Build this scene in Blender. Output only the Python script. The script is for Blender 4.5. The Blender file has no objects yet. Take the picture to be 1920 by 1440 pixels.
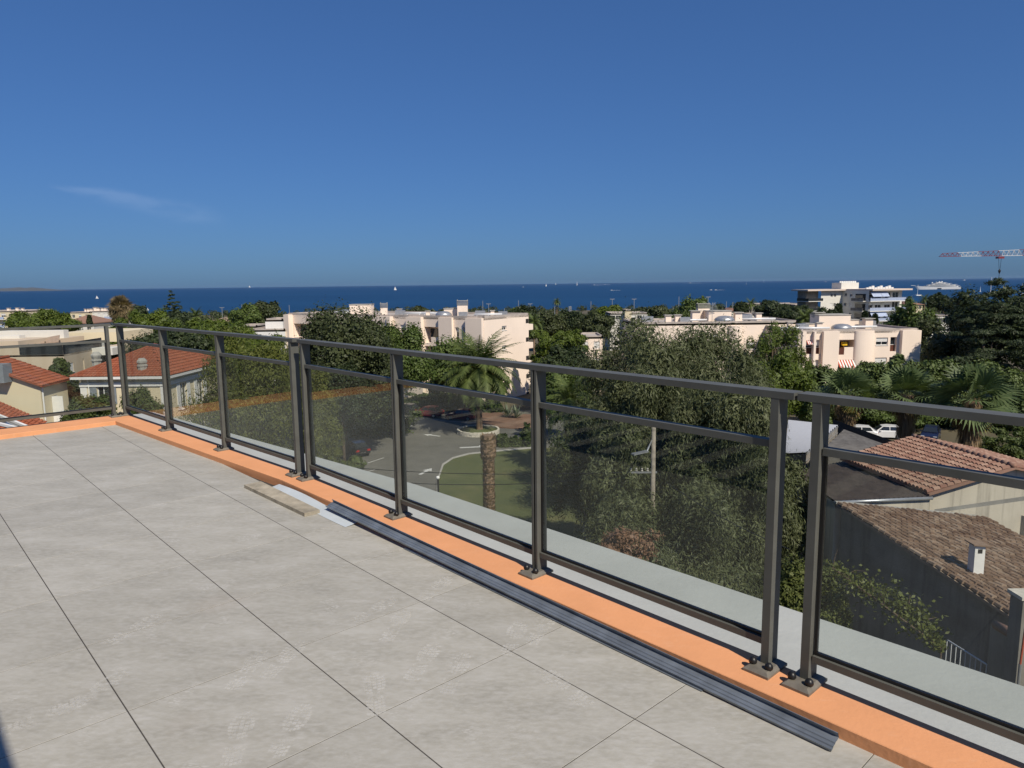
import bpy, math, random
import numpy as np
from mathutils import Matrix, Vector
R = math.radians
rnd = random.Random(7)
sc = bpy.context.scene
COL = sc.collection

# ------------------------------------------------------------------ camera
F, PITCH, ROLL, CAMZ = 1331.0, math.atan(187.5 / 1331.0), R(-0.69), 1.54
CAMROT = Matrix.Rotation(math.pi / 2 - PITCH, 3, 'X') @ Matrix.Rotation(ROLL, 3, 'Z')
cam = bpy.data.cameras.new('camera'); camo = bpy.data.objects.new('camera', cam); COL.objects.link(camo)
cam.lens = 36 * F / 1920; cam.sensor_width = 36; cam.clip_start = 0.05; cam.clip_end = 90000
camo.location = (0, 0, CAMZ); camo.rotation_euler = CAMROT.to_euler(); sc.camera = camo

# ------------------------------------------------------------------ sky and sun
SUN_EL, SUN_AZ = 46.0, 149.0
w = bpy.data.worlds.new('World'); sc.world = w; w.use_nodes = True
nt = w.node_tree; bg = nt.nodes['Background']
sky = nt.nodes.new('ShaderNodeTexSky'); sky.sky_type = 'NISHITA'; sky.sun_disc = False
sky.sun_elevation = R(SUN_EL); sky.sun_rotation = R(SUN_AZ)
sky.air_density = 1.0; sky.dust_density = 0.7; sky.ozone_density = 6.0; sky.altitude = 0
tint = nt.nodes.new('ShaderNodeMix'); tint.data_type = 'RGBA'; tint.blend_type = 'MULTIPLY'; tint.inputs[0].default_value = 1
tint.inputs[7].default_value = (0.455, 0.81, 1.40, 1)
gm = nt.nodes.new('ShaderNodeGamma'); gm.inputs[1].default_value = .65
nt.links.new(sky.outputs[0], gm.inputs[0]); nt.links.new(gm.outputs[0], tint.inputs[6])
bg.inputs[1].default_value = 0.1
SKY_TREE, SKY_OUT = nt, tint.outputs[2]
nt.links.new(tint.outputs[2], bg.inputs[0])
sl = bpy.data.lights.new('sun', 'SUN'); sl.energy = 4.9; sl.angle = R(0.53); sl.color = (1.0, 0.91, 0.77)
slo = bpy.data.objects.new('sun', sl); COL.objects.link(slo)
_a, _e = R(SUN_AZ), R(SUN_EL)
SUND = Vector((math.sin(_a) * math.cos(_e), math.cos(_a) * math.cos(_e), math.sin(_e)))
slo.rotation_euler = (-SUND).to_track_quat('-Z', 'Y').to_euler(); slo.location = SUND * 60
vs = sc.view_settings; vs.view_transform = 'Standard'; vs.look = 'None'; vs.exposure = 0.0; vs.gamma = 1; vs.use_curve_mapping = False
sc.render.engine = 'CYCLES'
cy = sc.cycles; cy.use_denoising = True; cy.max_bounces = 8; cy.transparent_max_bounces = 24
cy.diffuse_bounces = 3; cy.glossy_bounces = 3; cy.transmission_bounces = 4
cy.caustics_reflective = False; cy.caustics_refractive = False; cy.sample_clamp_indirect = 8
try: cy.denoiser = 'OPENIMAGEDENOISE'
except Exception: pass

# ------------------------------------------------------------------ geometry of the place: picture measurements -> metres
def ray(px, py):
    return CAMROT @ Vector(((px - 960) / F, -(py - 720) / F, -1.0))
def gp(px, py, z=0.0):
    d = ray(px, py); t = (z - CAMZ) / d.z
    return Vector((d.x * t, d.y * t, z))
def W(px, py, Y):
    d = ray(px, py); t = Y / d.y
    return Vector((d.x * t, Y, CAMZ + d.z * t))
UX = Vector((math.sin(R(137.6)), math.cos(R(137.6)), 0)); VX = Vector((-UX.y, UX.x, 0))
def T(u, v, z): return UX * u + VX * v + Vector((0, 0, z))
GZ = -16.5
SEAZ = -24.0
def ground_z(y):
    if y < 125: return GZ
    if y < 640: return GZ + (-22.6 - GZ) * (y - 125) / 515
    return -22.6 - (y - 640) * 0.08

# faint wisp of high cloud low on the left of the sky
_d1, _d2 = ray(80, 342).normalized(), ray(410, 414).normalized(); _n = _d1.cross(_d2).normalized(); _t = (_d2 - _d1); _l = _t.length; _t.normalize()
_g = SKY_TREE.nodes.new('ShaderNodeTexCoord').outputs['Generated']
def _m(op, a, b=None, c=None):
    k = SKY_TREE.nodes.new('ShaderNodeMath'); k.operation = op
    for i, x in enumerate((a, b, c)):
        if x is None: continue
        if isinstance(x, (int, float)): k.inputs[i].default_value = x
        else: SKY_TREE.links.new(x, k.inputs[i])
    return k.outputs[0]
def _dot(v):
    k = SKY_TREE.nodes.new('ShaderNodeVectorMath'); k.operation = 'DOT_PRODUCT'; SKY_TREE.links.new(_g, k.inputs[0]); k.inputs[1].default_value = v; return k.outputs['Value']
def _ss(x, a, b):
    k = SKY_TREE.nodes.new('ShaderNodeMapRange'); k.interpolation_type = 'SMOOTHSTEP'; k.inputs[1].default_value = a; k.inputs[2].default_value = b; SKY_TREE.links.new(x, k.inputs[0]); return k.outputs[0]
_s = _m('DIVIDE', _m('SUBTRACT', _dot(_t), _d1.dot(_t)), _l)
_nz = SKY_TREE.nodes.new('ShaderNodeTexNoise'); _nz.inputs['Scale'].default_value = 14; _nz.inputs['Detail'].default_value = 6
_mp = SKY_TREE.nodes.new('ShaderNodeMapping'); _mp.inputs['Scale'].default_value = (1, 1, 3); SKY_TREE.links.new(_g, _mp.inputs[0]); SKY_TREE.links.new(_mp.outputs[0], _nz.inputs['Vector'])
_w = _m('MULTIPLY_ADD', _s, .0085, .0025)
_ab = _m('DIVIDE', _m('ADD', _dot(_n), _m('MULTIPLY', _m('SUBTRACT', _nz.outputs['Fac'], .5), .03)), _w)
_gs = _m('POWER', 2.718, _m('MULTIPLY', _m('MULTIPLY', _ab, _ab), -1))
_mask = _m('MULTIPLY', _m('MULTIPLY', _gs, _ss(_nz.outputs['Fac'], .2, .62)), _m('MULTIPLY', _ss(_s, 0, .12), _m('SUBTRACT', 1, _ss(_s, .75, 1.1))))
_cl = SKY_TREE.nodes.new('ShaderNodeMix'); _cl.data_type = 'RGBA'; _cl.blend_type = 'ADD'; SKY_TREE.links.new(_m('MULTIPLY', _mask, .5), _cl.inputs[0]); SKY_TREE.links.new(SKY_OUT, _cl.inputs[6]); _cl.inputs[7].default_value = (1.0, .95, .85, 1)
SKY_TREE.links.new(_cl.outputs[2], bg.inputs[0])

# ------------------------------------------------------------------ materials
def new_mat(name):
    m = bpy.data.materials.new(name); m.use_nodes = True
    n = m.node_tree; p = n.nodes['Principled BSDF']
    return m, n, p
def setin(p, **k):
    for a, b in k.items(): p.inputs[a.replace('_', ' ')].default_value = b
def c4(c): return (c[0], c[1], c[2], 1)
def coordnode(n, obj=False):
    if obj:
        t = n.nodes.new('ShaderNodeTexCoord'); return t.outputs['Object']
    g = n.nodes.new('ShaderNodeNewGeometry'); return g.outputs['Position']
def noise(n, co, scale, detail=4, rough=.55, stretch=None, rot=0):
    t = n.nodes.new('ShaderNodeTexNoise'); t.inputs['Scale'].default_value = scale; t.inputs['Detail'].default_value = detail; t.inputs['Roughness'].default_value = rough
    if stretch:
        m = n.nodes.new('ShaderNodeMapping'); m.inputs['Scale'].default_value = stretch; m.inputs['Rotation'].default_value = (0, 0, rot)
        n.links.new(co, m.inputs[0]); co = m.outputs[0]
    n.links.new(co, t.inputs['Vector']); return t.outputs['Fac']
def ramp(n, fac, stops):
    r = n.nodes.new('ShaderNodeValToRGB'); cr = r.color_ramp
    while len(cr.elements) < len(stops): cr.elements.new(0.5)
    for e, (p, c) in zip(cr.elements, stops): e.position = p; e.color = c4(c)
    n.links.new(fac, r.inputs[0]); return r.outputs[0]
def mixc(n, fac, a, b, mode='MIX'):
    m = n.nodes.new('ShaderNodeMix'); m.data_type = 'RGBA'; m.blend_type = mode
    if isinstance(fac, float): m.inputs[0].default_value = fac
    else: n.links.new(fac, m.inputs[0])
    for i, x in ((6, a), (7, b)):
        if isinstance(x, (tuple, list)): m.inputs[i].default_value = c4(x)
        else: n.links.new(x, m.inputs[i])
    return m.outputs[2]
def bump(n, p, fac, strength, dist=.01):
    b = n.nodes.new('ShaderNodeBump'); b.inputs['Strength'].default_value = strength; b.inputs['Distance'].default_value = dist
    n.links.new(fac, b.inputs['Height']); n.links.new(b.outputs[0], p.inputs['Normal'])
def mul(c, f): return tuple(min(1, x * f) for x in c[:3])
def plain(name, c, rough=.6, metal=0, var=.18, scale=3, bumpd=0, spec=.4, streak=0, dirt=None):
    m, n, p = new_mat(name); co = coordnode(n)
    f = noise(n, co, scale, 5)
    col = ramp(n, f, [(.25, mul(c, 1 - var)), (.75, mul(c, 1 + var))])
    if streak:
        s = noise(n, co, 1.0, 5, .6, (2.2, 2.2, .12))
        col = mixc(n, ramp(n, s, [(.5, (0, 0, 0)), (.78, (streak, streak, streak))]), col, dirt or mul(c, .45))
    n.links.new(col, p.inputs['Base Color'])
    setin(p, Roughness=rough, Metallic=metal); p.inputs['Specular IOR Level'].default_value = spec
    if bumpd: bump(n, p, noise(n, co, scale * 12, 4), .5, bumpd)
    return m
def glassy(name, c=(.02, .025, .03), rough=.06):
    m, n, p = new_mat(name); setin(p, Base_Color=c4(c), Roughness=rough); p.inputs['Specular IOR Level'].default_value = .8
    return m
def leaf(name, a, b, c, trans=.22, rough=.55):
    m, n, p = new_mat(name); a, b, c = mul(a, 1.45), mul(b, 1.42), mul(c, 1.5)
    g = n.nodes.new('ShaderNodeNewGeometry')
    col = ramp(n, g.outputs['Random Per Island'], [(0, a), (.5, b), (1, c)])
    big = noise(n, g.outputs['Position'], .55, 3)
    col = mixc(n, .55, col, ramp(n, big, [(.3, mul(col_mid(a, b), .75)), (.7, mul(col_mid(b, c), 1.15))]))
    n.links.new(col, p.inputs['Base Color']); setin(p, Roughness=rough); p.inputs['Specular IOR Level'].default_value = .3
    t = n.nodes.new('ShaderNodeBsdfTranslucent'); n.links.new(mixc(n, 1.0, col, (1.25, 1.3, .7), 'MULTIPLY'), t.inputs[0])
    mx = n.nodes.new('ShaderNodeMixShader'); mx.inputs[0].default_value = trans
    n.links.new(p.outputs[0], mx.inputs[1]); n.links.new(t.outputs[0], mx.inputs[2])
    n.links.new(mx.outputs[0], n.nodes['Material Output'].inputs[0])
    return m
def col_mid(a, b): return tuple((x + y) / 2 for x, y in zip(a, b))

M = {}
# porcelain floor tiles
def tile_mat():
    m, n, p = new_mat('porcelain_tile'); co = coordnode(n)
    oi = n.nodes.new('ShaderNodeObjectInfo')
    big = noise(n, co, 2.6, 6, .62, (1.0, 2.4, 1), R(35))
    fine = noise(n, co, 26, 5, .6, (1, 2.0, 1), R(28))
    col = ramp(n, big, [(.28, (.302, .290, .254)), (.50, (.366, .352, .309)), (.74, (.447, .435, .396))])
    col = mixc(n, ramp(n, fine, [(.40, (0, 0, 0)), (.68, (.55, .55, .55))]), col, (.47, .46, .43))
    v = n.nodes.new('ShaderNodeMapRange'); v.inputs[3].default_value = .93; v.inputs[4].default_value = 1.04
    n.links.new(oi.outputs['Random'], v.inputs[0])
    cx = n.nodes.new('ShaderNodeCombineXYZ')
    for i in range(3): n.links.new(v.outputs[0], cx.inputs[i])
    col = mixc(n, 1.0, col, cx.outputs[0], 'MULTIPLY')
    # dusty scuffs and boot-tread dust
    sc_ = noise(n, co, 4.1, 5, .62); tr = n.nodes.new('ShaderNodeTexVoronoi'); tr.feature = 'DISTANCE_TO_EDGE'; tr.inputs['Scale'].default_value = 42
    mp = n.nodes.new('ShaderNodeMapping'); mp.inputs['Scale'].default_value = (1, 2.1, 1); mp.inputs['Rotation'].default_value = (0, 0, R(-30))
    n.links.new(co, mp.inputs[0]); n.links.new(mp.outputs[0], tr.inputs['Vector'])
    tread = ramp(n, tr.outputs['Distance'], [(.10, (0, 0, 0)), (.22, (1, 1, 1))])
    patch = ramp(n, sc_, [(.59, (0, 0, 0)), (.69, (.5, .5, .5))])
    col = mixc(n, mixc(n, 1.0, tread, patch, 'MULTIPLY'), col, (.56, .55, .53))
    smear = ramp(n, noise(n, co, 4.5, 6, .7, (1, 4.0, 1), R(25)), [(.55, (0, 0, 0)), (.76, (.55, .55, .55))])
    col = mixc(n, smear, col, (.52, .51, .49))
    spots = ramp(n, noise(n, co, 1.1, 3, .5), [(.62, (0, 0, 0)), (.8, (.35, .35, .35))])
    col = mixc(n, spots, col, (.36, .30, .25))
    scr = ramp(n, noise(n, co, 9, 8, .78, (1, 5.5, 1), R(40)), [(.60, (0, 0, 0)), (.70, (.5, .5, .5))])
    col = mixc(n, scr, col, (.55, .54, .51))
    dk = ramp(n, noise(n, co, 6, 7, .72, (1, 3, 1), R(15)), [(.60, (0, 0, 0)), (.76, (.45, .45, .45))])
    col = mixc(n, dk, col, (.235, .225, .20))
    n.links.new(col, p.inputs['Base Color']); setin(p, Roughness=.62); p.inputs['Specular IOR Level'].default_value = .3
    bump(n, p, fine, .25, .004)
    return m
M['tile'] = tile_mat()
M['joint'] = plain('joint_dark', (.06, .055, .05), .9)
def painted(name, c, worn, dirt, sc_, b):
    m, n, p = new_mat(name); co = coordnode(n)
    col = ramp(n, noise(n, co, sc_, 5), [(.3, mul(c, .93)), (.7, mul(c, 1.06))])
    col = mixc(n, ramp(n, noise(n, co, sc_ * 2.3, 6, .7, (1, 2.5, 1), R(-45)), [(.56, (0, 0, 0)), (.80, (.38, .38, .38))]), col, worn)
    col = mixc(n, ramp(n, noise(n, co, sc_ * .9, 6, .65), [(.60, (0, 0, 0)), (.85, (.35, .35, .35))]), col, dirt)
    col = mixc(n, ramp(n, noise(n, co, 70, 2), [(.70, (0, 0, 0)), (.78, (.5, .5, .5))]), col, dirt)
    n.links.new(col, p.inputs['Base Color']); setin(p, Roughness=.8); p.inputs['Specular IOR Level'].default_value = .2
    bump(n, p, noise(n, co, sc_ * 14, 5, .6), .6, b)
    return m
M['kerb'] = painted('orange_masonry_paint', (.71, .335, .165), (.76, .45, .29), (.46, .22, .12), 4, .0025)
M['ledge'] = painted('grey_green_waterproofing', (.40, .415, .395), (.50, .51, .49), (.29, .30, .285), 2.2, .004)
M['frame'] = plain('bronze_grey_aluminium', (.104, .106, .096), .5, .0, var=.14, scale=9, spec=.22)
M['plate'] = plain('dusty_grey_plate', (.17, .155, .13), .6, .1, var=.25, scale=30)
M['black'] = plain('black_plastic', (.012, .012, .013), .4)
M['zinc'] = plain('galvanised_steel', (.22, .25, .29), .40, .45, var=.30, scale=9)
M['wood'] = plain('plaster_stained_wood', (.36, .32, .25), .85, var=.40, scale=11, bumpd=.003)
M['sheet'] = plain('white_plastic_sheet', (.50, .55, .59), .5, var=.10)
M['render_o'] = plain('orange_wall_render', (.52, .24, .11), .85, var=.06)
def pane_mat():
    m, n, p = new_mat('grey_tinted_glass'); n.nodes.remove(p)
    t = n.nodes.new('ShaderNodeBsdfTransparent'); t.inputs[0].default_value = (.905, .925, .91, 1)
    g = n.nodes.new('ShaderNodeBsdfGlossy'); g.inputs['Roughness'].default_value = .0; g.inputs[0].default_value = (.9, .95, .95, 1)
    fr = n.nodes.new('ShaderNodeFresnel'); gg = n.nodes.new('ShaderNodeNewGeometry')
    io = n.nodes.new('ShaderNodeMapRange'); io.inputs[3].default_value = 1.36; io.inputs[4].default_value = 1 / 1.36
    n.links.new(gg.outputs['Backfacing'], io.inputs[0]); n.links.new(io.outputs[0], fr.inputs[0])   # same mirror strength on both faces of the sheet
    mx = n.nodes.new('ShaderNodeMixShader')
    n.links.new(fr.outputs[0], mx.inputs[0]); n.links.new(t.outputs[0], mx.inputs[1]); n.links.new(g.outputs[0], mx.inputs[2])
    # thin film of dust
    d = n.nodes.new('ShaderNodeBsdfDiffuse'); d.inputs[0].default_value = (.5, .5, .48, 1)
    m2 = n.nodes.new('ShaderNodeMixShader'); m2.inputs[0].default_value = .006
    n.links.new(mx.outputs[0], m2.inputs[1]); n.links.new(d.outputs[0], m2.inputs[2])
    n.links.new(m2.outputs[0], n.nodes['Material Output'].inputs[0])
    return m
M['pane'] = pane_mat()
M['win'] = glassy('window_glass')
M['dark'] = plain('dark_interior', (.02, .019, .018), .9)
M['white'] = plain('white_paint', (.74, .73, .70), .6, var=.05)
M['offw'] = plain('off_white_render', (.66, .64, .58), .85, var=.07, scale=.6)
M['pink'] = plain('pale_pink_render', (.88, .74, .615), .88, var=.05, scale=.35, streak=.10, dirt=(.62, .50, .42))
M['pinkroof'] = plain('gravel_roof', (.42, .37, .33), .95, var=.2, scale=1.2)
M['cream'] = plain('cream_render', (.66, .575, .40), .88, var=.05, scale=.4, streak=.12, dirt=(.5, .44, .33))
M['beige'] = plain('beige_render', (.56, .46, .335), .88, var=.06, scale=.4)
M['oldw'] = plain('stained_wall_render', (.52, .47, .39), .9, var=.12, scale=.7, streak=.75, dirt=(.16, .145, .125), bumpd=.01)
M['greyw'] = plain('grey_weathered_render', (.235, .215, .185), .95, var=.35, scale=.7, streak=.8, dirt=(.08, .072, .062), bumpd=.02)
M['brownpanel'] = plain('brown_wood_panel', (.10, .032, .018), .6, var=.2, scale=2)
M['redstripe'] = plain('red_awning', (.42, .07, .03), .8)
M['yellow'] = plain('yellow_cloth', (.75, .45, .02), .8)
M['blueaw'] = plain('pale_blue_awning', (.36, .42, .56), .8)
M['steel'] = plain('galvanised_roof_kit', (.42, .43, .44), .4, .6)
M['concrete'] = plain('concrete', (.36, .345, .31), .9, var=.2, scale=2, bumpd=.004)
M['asphalt'] = plain('asphalt', (.13, .125, .108), .9, var=.22, scale=.35, bumpd=.004)
M['paint'] = plain('road_paint', (.55, .55, .53), .8, var=.2, scale=4)
def lawn_mat():
    m, n, p = new_mat('dry_lawn'); co = coordnode(n)
    col = ramp(n, noise(n, co, .35, 5, .6), [(.3, (.065, .085, .026)), (.55, (.10, .112, .036)), (.78, (.17, .15, .06))])
    col = mixc(n, ramp(n, noise(n, co, 7, 4, .7), [(.35, (.0, .0, .0)), (.75, (.55, .55, .55))]), col, (.05, .062, .02))
    n.links.new(col, p.inputs['Base Color']); setin(p, Roughness=.95); bump(n, p, noise(n, co, 12, 4, .7), 1.0, .06); return m
M['lawn'] = lawn_mat()
M['earth'] = plain('dry_earth_and_scrub', (.10, .085, .05), .95, var=.45, scale=.08, bumpd=.05)
M['soil'] = plain('red_brown_soil', (.20, .12, .08), .95, var=.3, scale=1)
M['stone'] = plain('white_limestone', (.58, .54, .46), .85, var=.2, scale=6, bumpd=.01)
M['bark'] = plain('bark', (.115, .085, .06), .9, var=.4, scale=5, bumpd=.03)
M['greybark'] = plain('pale_grey_bark', (.26, .23, .19), .9, var=.35, scale=4, bumpd=.02)
M['palmbark'] = plain('palm_trunk_scales', (.20, .135, .085), .9, var=.5, scale=6, bumpd=.04)
M['metalw'] = plain('white_corrugated_sheet', (.66, .67, .68), .45, .1, var=.04)
M['metalg'] = plain('grey_weathered_sheet', (.17, .16, .145), .7, .1, var=.35, scale=1.6, streak=.4)
M['metalb'] = plain('dark_brown_corrugated_sheet', (.125, .098, .078), .75, var=.3, scale=2)
def tilemat(name, cs):
    m, n, p = new_mat(name); co = coordnode(n)
    oi = n.nodes.new('ShaderNodeObjectInfo'); g = n.nodes.new('ShaderNodeNewGeometry')
    ad = n.nodes.new('ShaderNodeMath'); ad.operation = 'ADD'; n.links.new(oi.outputs['Random'], ad.inputs[0]); n.links.new(g.outputs['Random Per Island'], ad.inputs[1])
    fr = n.nodes.new('ShaderNodeMath'); fr.operation = 'FRACT'; n.links.new(ad.outputs[0], fr.inputs[0])
    col = ramp(n, fr.outputs[0], [(0, cs[0]), (.5, cs[1]), (1, cs[2])])
    f = noise(n, co, 5, 5); col = mixc(n, ramp(n, f, [(.4, (0, 0, 0)), (.75, (.7, .7, .7))]), col, cs[3])
    n.links.new(col, p.inputs['Base Color']); setin(p, Roughness=.85); p.inputs['Specular IOR Level'].default_value = .25
    bump(n, p, noise(n, co, 40, 3), .4, .006)
    return m
M['terra'] = tilemat('terracotta_tile', [(.22, .112, .082), (.28, .162, .117), (.36, .24, .18), (.20, .135, .10)])
M['oldtile'] = tilemat('old_lichen_tile', [(.15, .095, .065), (.23, .152, .106), (.36, .27, .20), (.17, .125, .092)])
M['redtile'] = tilemat('red_interlocking_tile', [(.27, .075, .035), (.31, .09, .045), (.34, .11, .055), (.22, .08, .05)])
# foliage
M['l_oak'] = leaf('holm_oak_leaves', (.018, .026, .009), (.036, .048, .016), (.075, .085, .036))
M['l_oakg'] = leaf('green_oak_leaves', (.028, .05, .010), (.05, .08, .016), (.10, .125, .034))
M['l_pine'] = leaf('pine_needles', (.028, .050, .006), (.055, .082, .010), (.10, .122, .020))
M['l_euca'] = leaf('weeping_grey_green_leaves', (.028, .038, .014), (.060, .072, .029), (.125, .134, .068))
M['l_pepper'] = leaf('olive_green_feathery_leaves', (.035, .048, .008), (.07, .083, .014), (.115, .12, .03))
M['l_cedar'] = leaf('dark_cedar_needles', (.012, .020, .008), (.024, .036, .014), (.046, .060, .024), .12)
M['l_plane'] = leaf('plane_tree_leaves', (.035, .055, .014), (.062, .09, .024), (.11, .135, .05))
M['l_bush'] = leaf('shrub_leaves', (.02, .035, .008), (.045, .066, .014), (.085, .10, .03))
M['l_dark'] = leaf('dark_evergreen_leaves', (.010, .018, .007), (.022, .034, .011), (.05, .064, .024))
M['l_date'] = leaf('date_palm_fronds', (.03, .05, .012), (.06, .085, .02), (.115, .135, .045))
M['l_fan'] = leaf('fan_palm_leaves', (.03, .052, .018), (.062, .092, .035), (.12, .15, .065))
M['l_dead'] = leaf('dead_palm_fronds', (.09, .058, .03), (.16, .108, .058), (.25, .185, .11))
M['l_yell'] = leaf('yellowing_fronds', (.14, .12, .03), (.22, .18, .04), (.30, .23, .06))
M['l_ivy'] = leaf('creeper_leaves', (.03, .042, .010), (.06, .074, .016), (.11, .12, .036))
M['l_brown'] = leaf('dry_brown_twigs', (.10, .055, .035), (.16, .09, .055), (.22, .14, .09))
M['l_dead2'] = leaf('half_dead_palm_fronds', (.045, .05, .016), (.12, .088, .045), (.22, .165, .095))
M['l_agave'] = leaf('agave_blades', (.07, .095, .06), (.11, .14, .09), (.17, .19, .13))

# ------------------------------------------------------------------ mesh and object helpers
ORG = {}
class MB:
    def __init__(s): s.v = []; s.f = []
    def add(s, vs_, fs):
        o = len(s.v); s.v += [tuple(x) for x in vs_]; s.f += [tuple(i + o for i in q) for q in fs]; return s
    def hexa(s, a): # 8 corners: bottom 4 ccw then top 4
        return s.add(a, [(3, 2, 1, 0), (4, 5, 6, 7), (0, 1, 5, 4), (1, 2, 6, 5), (2, 3, 7, 6), (3, 0, 4, 7)])
    def box(s, x0, x1, y0, y1, z0, z1):
        return s.hexa([(x0, y0, z0), (x1, y0, z0), (x1, y1, z0), (x0, y1, z0), (x0, y0, z1), (x1, y0, z1), (x1, y1, z1), (x0, y1, z1)])
    def obox(s, c, ax, ay, az): # centre and half vectors
        c = Vector(c); P = []
        for z in (-1, 1):
            for x, y in ((-1, -1), (1, -1), (1, 1), (-1, 1)): P.append(c + ax * x + ay * y + az * z)
        return s.hexa(P)
    def bar(s, p, q, w_, h, up=(0, 0, 1)):
        p, q = Vector(p), Vector(q); d = (q - p); l = d.length
        if l < 1e-6: return s
        d /= l; side = d.cross(Vector(up))
        if side.length < 1e-4: side = d.cross(Vector((1, 0, 0)))
        side.normalize(); u2 = side.cross(d)
        return s.obox((p + q) / 2, d * l / 2, side * w_ / 2, u2 * h / 2)
    def ubox(s, u0, u1, v0, v1, z0, z1): # terrace axes
        return s.hexa([T(u0, v0, z0), T(u1, v0, z0), T(u1, v1, z0), T(u0, v1, z0), T(u0, v0, z1), T(u1, v0, z1), T(u1, v1, z1), T(u0, v1, z1)])
    def prism(s, poly, z0, z1, top_only=False):
        n = len(poly); P = [(p[0], p[1], z0) for p in poly] + [(p[0], p[1], z1) for p in poly]
        fs = [tuple(range(n, 2 * n))]
        if not top_only: fs += [tuple(range(n - 1, -1, -1))] + [(i, (i + 1) % n, n + (i + 1) % n, n + i) for i in range(n)]
        return s.add(P, fs)
    def tube(s, pts, rad, n=6, cap=True):
        pts = [Vector(p) for p in pts]
        if not isinstance(rad, (list, tuple)): rad = [rad] * len(pts)
        P = []; prev = None
        for i, p in enumerate(pts):
            d = (pts[min(i + 1, len(pts) - 1)] - pts[max(i - 1, 0)]).normalized()
            a = d.cross(Vector((0, 0, 1)))
            if a.length < .05: a = Vector((1, 0, 0)) if prev is None else prev
            a = (a - d * a.dot(d)).normalized(); prev = a; b = d.cross(a)
            for k in range(n):
                t = 2 * math.pi * k / n; P.append(p + (a * math.cos(t) + b * math.sin(t)) * rad[i])
        fs = []
        for i in range(len(pts) - 1):
            for k in range(n):
                fs.append((i * n + k, i * n + (k + 1) % n, (i + 1) * n + (k + 1) % n, (i + 1) * n + k))
        if cap: fs += [tuple(range(n - 1, -1, -1)), tuple((len(pts) - 1) * n + k for k in range(n))]
        return s.add(P, fs)
    def lathe(s, prof, n=14, c=(0, 0, 0)):
        c = Vector(c); P = []
        for r, z in prof:
            for k in range(n):
                t = 2 * math.pi * k / n; P.append(c + Vector((r * math.cos(t), r * math.sin(t), z)))
        fs = []
        for i in range(len(prof) - 1):
            for k in range(n): fs.append((i * n + k, i * n + (k + 1) % n, (i + 1) * n + (k + 1) % n, (i + 1) * n + k))
        fs += [tuple(range(n - 1, -1, -1)), tuple((len(prof) - 1) * n + k for k in range(n))]
        return s.add(P, fs)
    def xf(s, loc=(0, 0, 0), rz=0, sc_=1):
        c_, s_ = math.cos(rz), math.sin(rz); L = Vector(loc)
        s.v = [(L.x + (x * c_ - y * s_) * sc_, L.y + (x * s_ + y * c_) * sc_, L.z + z * sc_) for x, y, z in s.v]; return s
    def build(s, name, mat, parent=None, smooth=False):
        o0 = ORG.get(parent.name, Vector((0, 0, 0))) if parent else Vector((0, 0, 0))
        me = bpy.data.meshes.new(name); me.from_pydata([(x - o0.x, y - o0.y, z - o0.z) for x, y, z in s.v], [], s.f)
        me.materials.append(M[mat] if isinstance(mat, str) else mat)
        if smooth: me.polygons.foreach_set('use_smooth', [True] * len(me.polygons))
        me.update()
        o = bpy.data.objects.new(name, me); COL.objects.link(o)
        if parent: o.parent = parent
        ORG[o.name] = o0
        return o
def tag(o, label=None, cat=None, group=None, kind=None):
    if label: o['label'] = label
    if cat: o['category'] = cat
    if group: o['group'] = group
    if kind: o['kind'] = kind
    return o
def thing(name, label, cat, loc, group=None):
    o = bpy.data.objects.new(name, None); COL.objects.link(o); o.empty_display_size = .3
    o.location = loc; ORG[o.name] = Vector(loc); return tag(o, label, cat, group)
def solo(mb, name, mat, label, cat, group=None, smooth=False, loc=None):
    # one-mesh thing with its origin at its base
    c = Vector(loc) if loc is not None else Vector((sum(p[0] for p in mb.v) / len(mb.v), sum(p[1] for p in mb.v) / len(mb.v), min(p[2] for p in mb.v)))
    mb.v = [(x - c.x, y - c.y, z - c.z) for x, y, z in mb.v]
    o = mb.build(name, mat, None, smooth); o.location = c; ORG[o.name] = c
    return tag(o, label, cat, group)
def struct(mb, name, mat, smooth=False):
    return tag(mb.build(name, mat, None, smooth), kind='structure')
def raw_mesh(name, V, quads, tris=None, mat=None):
    me = bpy.data.meshes.new(name); nq = len(quads); nt_ = 0 if tris is None else len(tris)
    me.vertices.add(len(V)); me.vertices.foreach_set('co', np.asarray(V, np.float32).ravel())
    li = np.asarray(quads, np.int32).ravel(); tot = [np.full(nq, 4, np.int32)]
    if nt_: li = np.concatenate([li, np.asarray(tris, np.int32).ravel()]); tot.append(np.full(nt_, 3, np.int32))
    tot = np.concatenate(tot); st = np.concatenate([[0], np.cumsum(tot)[:-1]]).astype(np.int32)
    me.loops.add(len(li)); me.loops.foreach_set('vertex_index', li)
    me.polygons.add(len(tot)); me.polygons.foreach_set('loop_start', st); me.polygons.foreach_set('loop_total', tot)
    me.update(calc_edges=True)
    if mat: me.materials.append(M[mat])
    return me
def mesh_part(me, name, parent):
    o = bpy.data.objects.new(name, me); COL.objects.link(o); o.parent = parent; ORG[o.name] = ORG[parent.name]; return o

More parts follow.
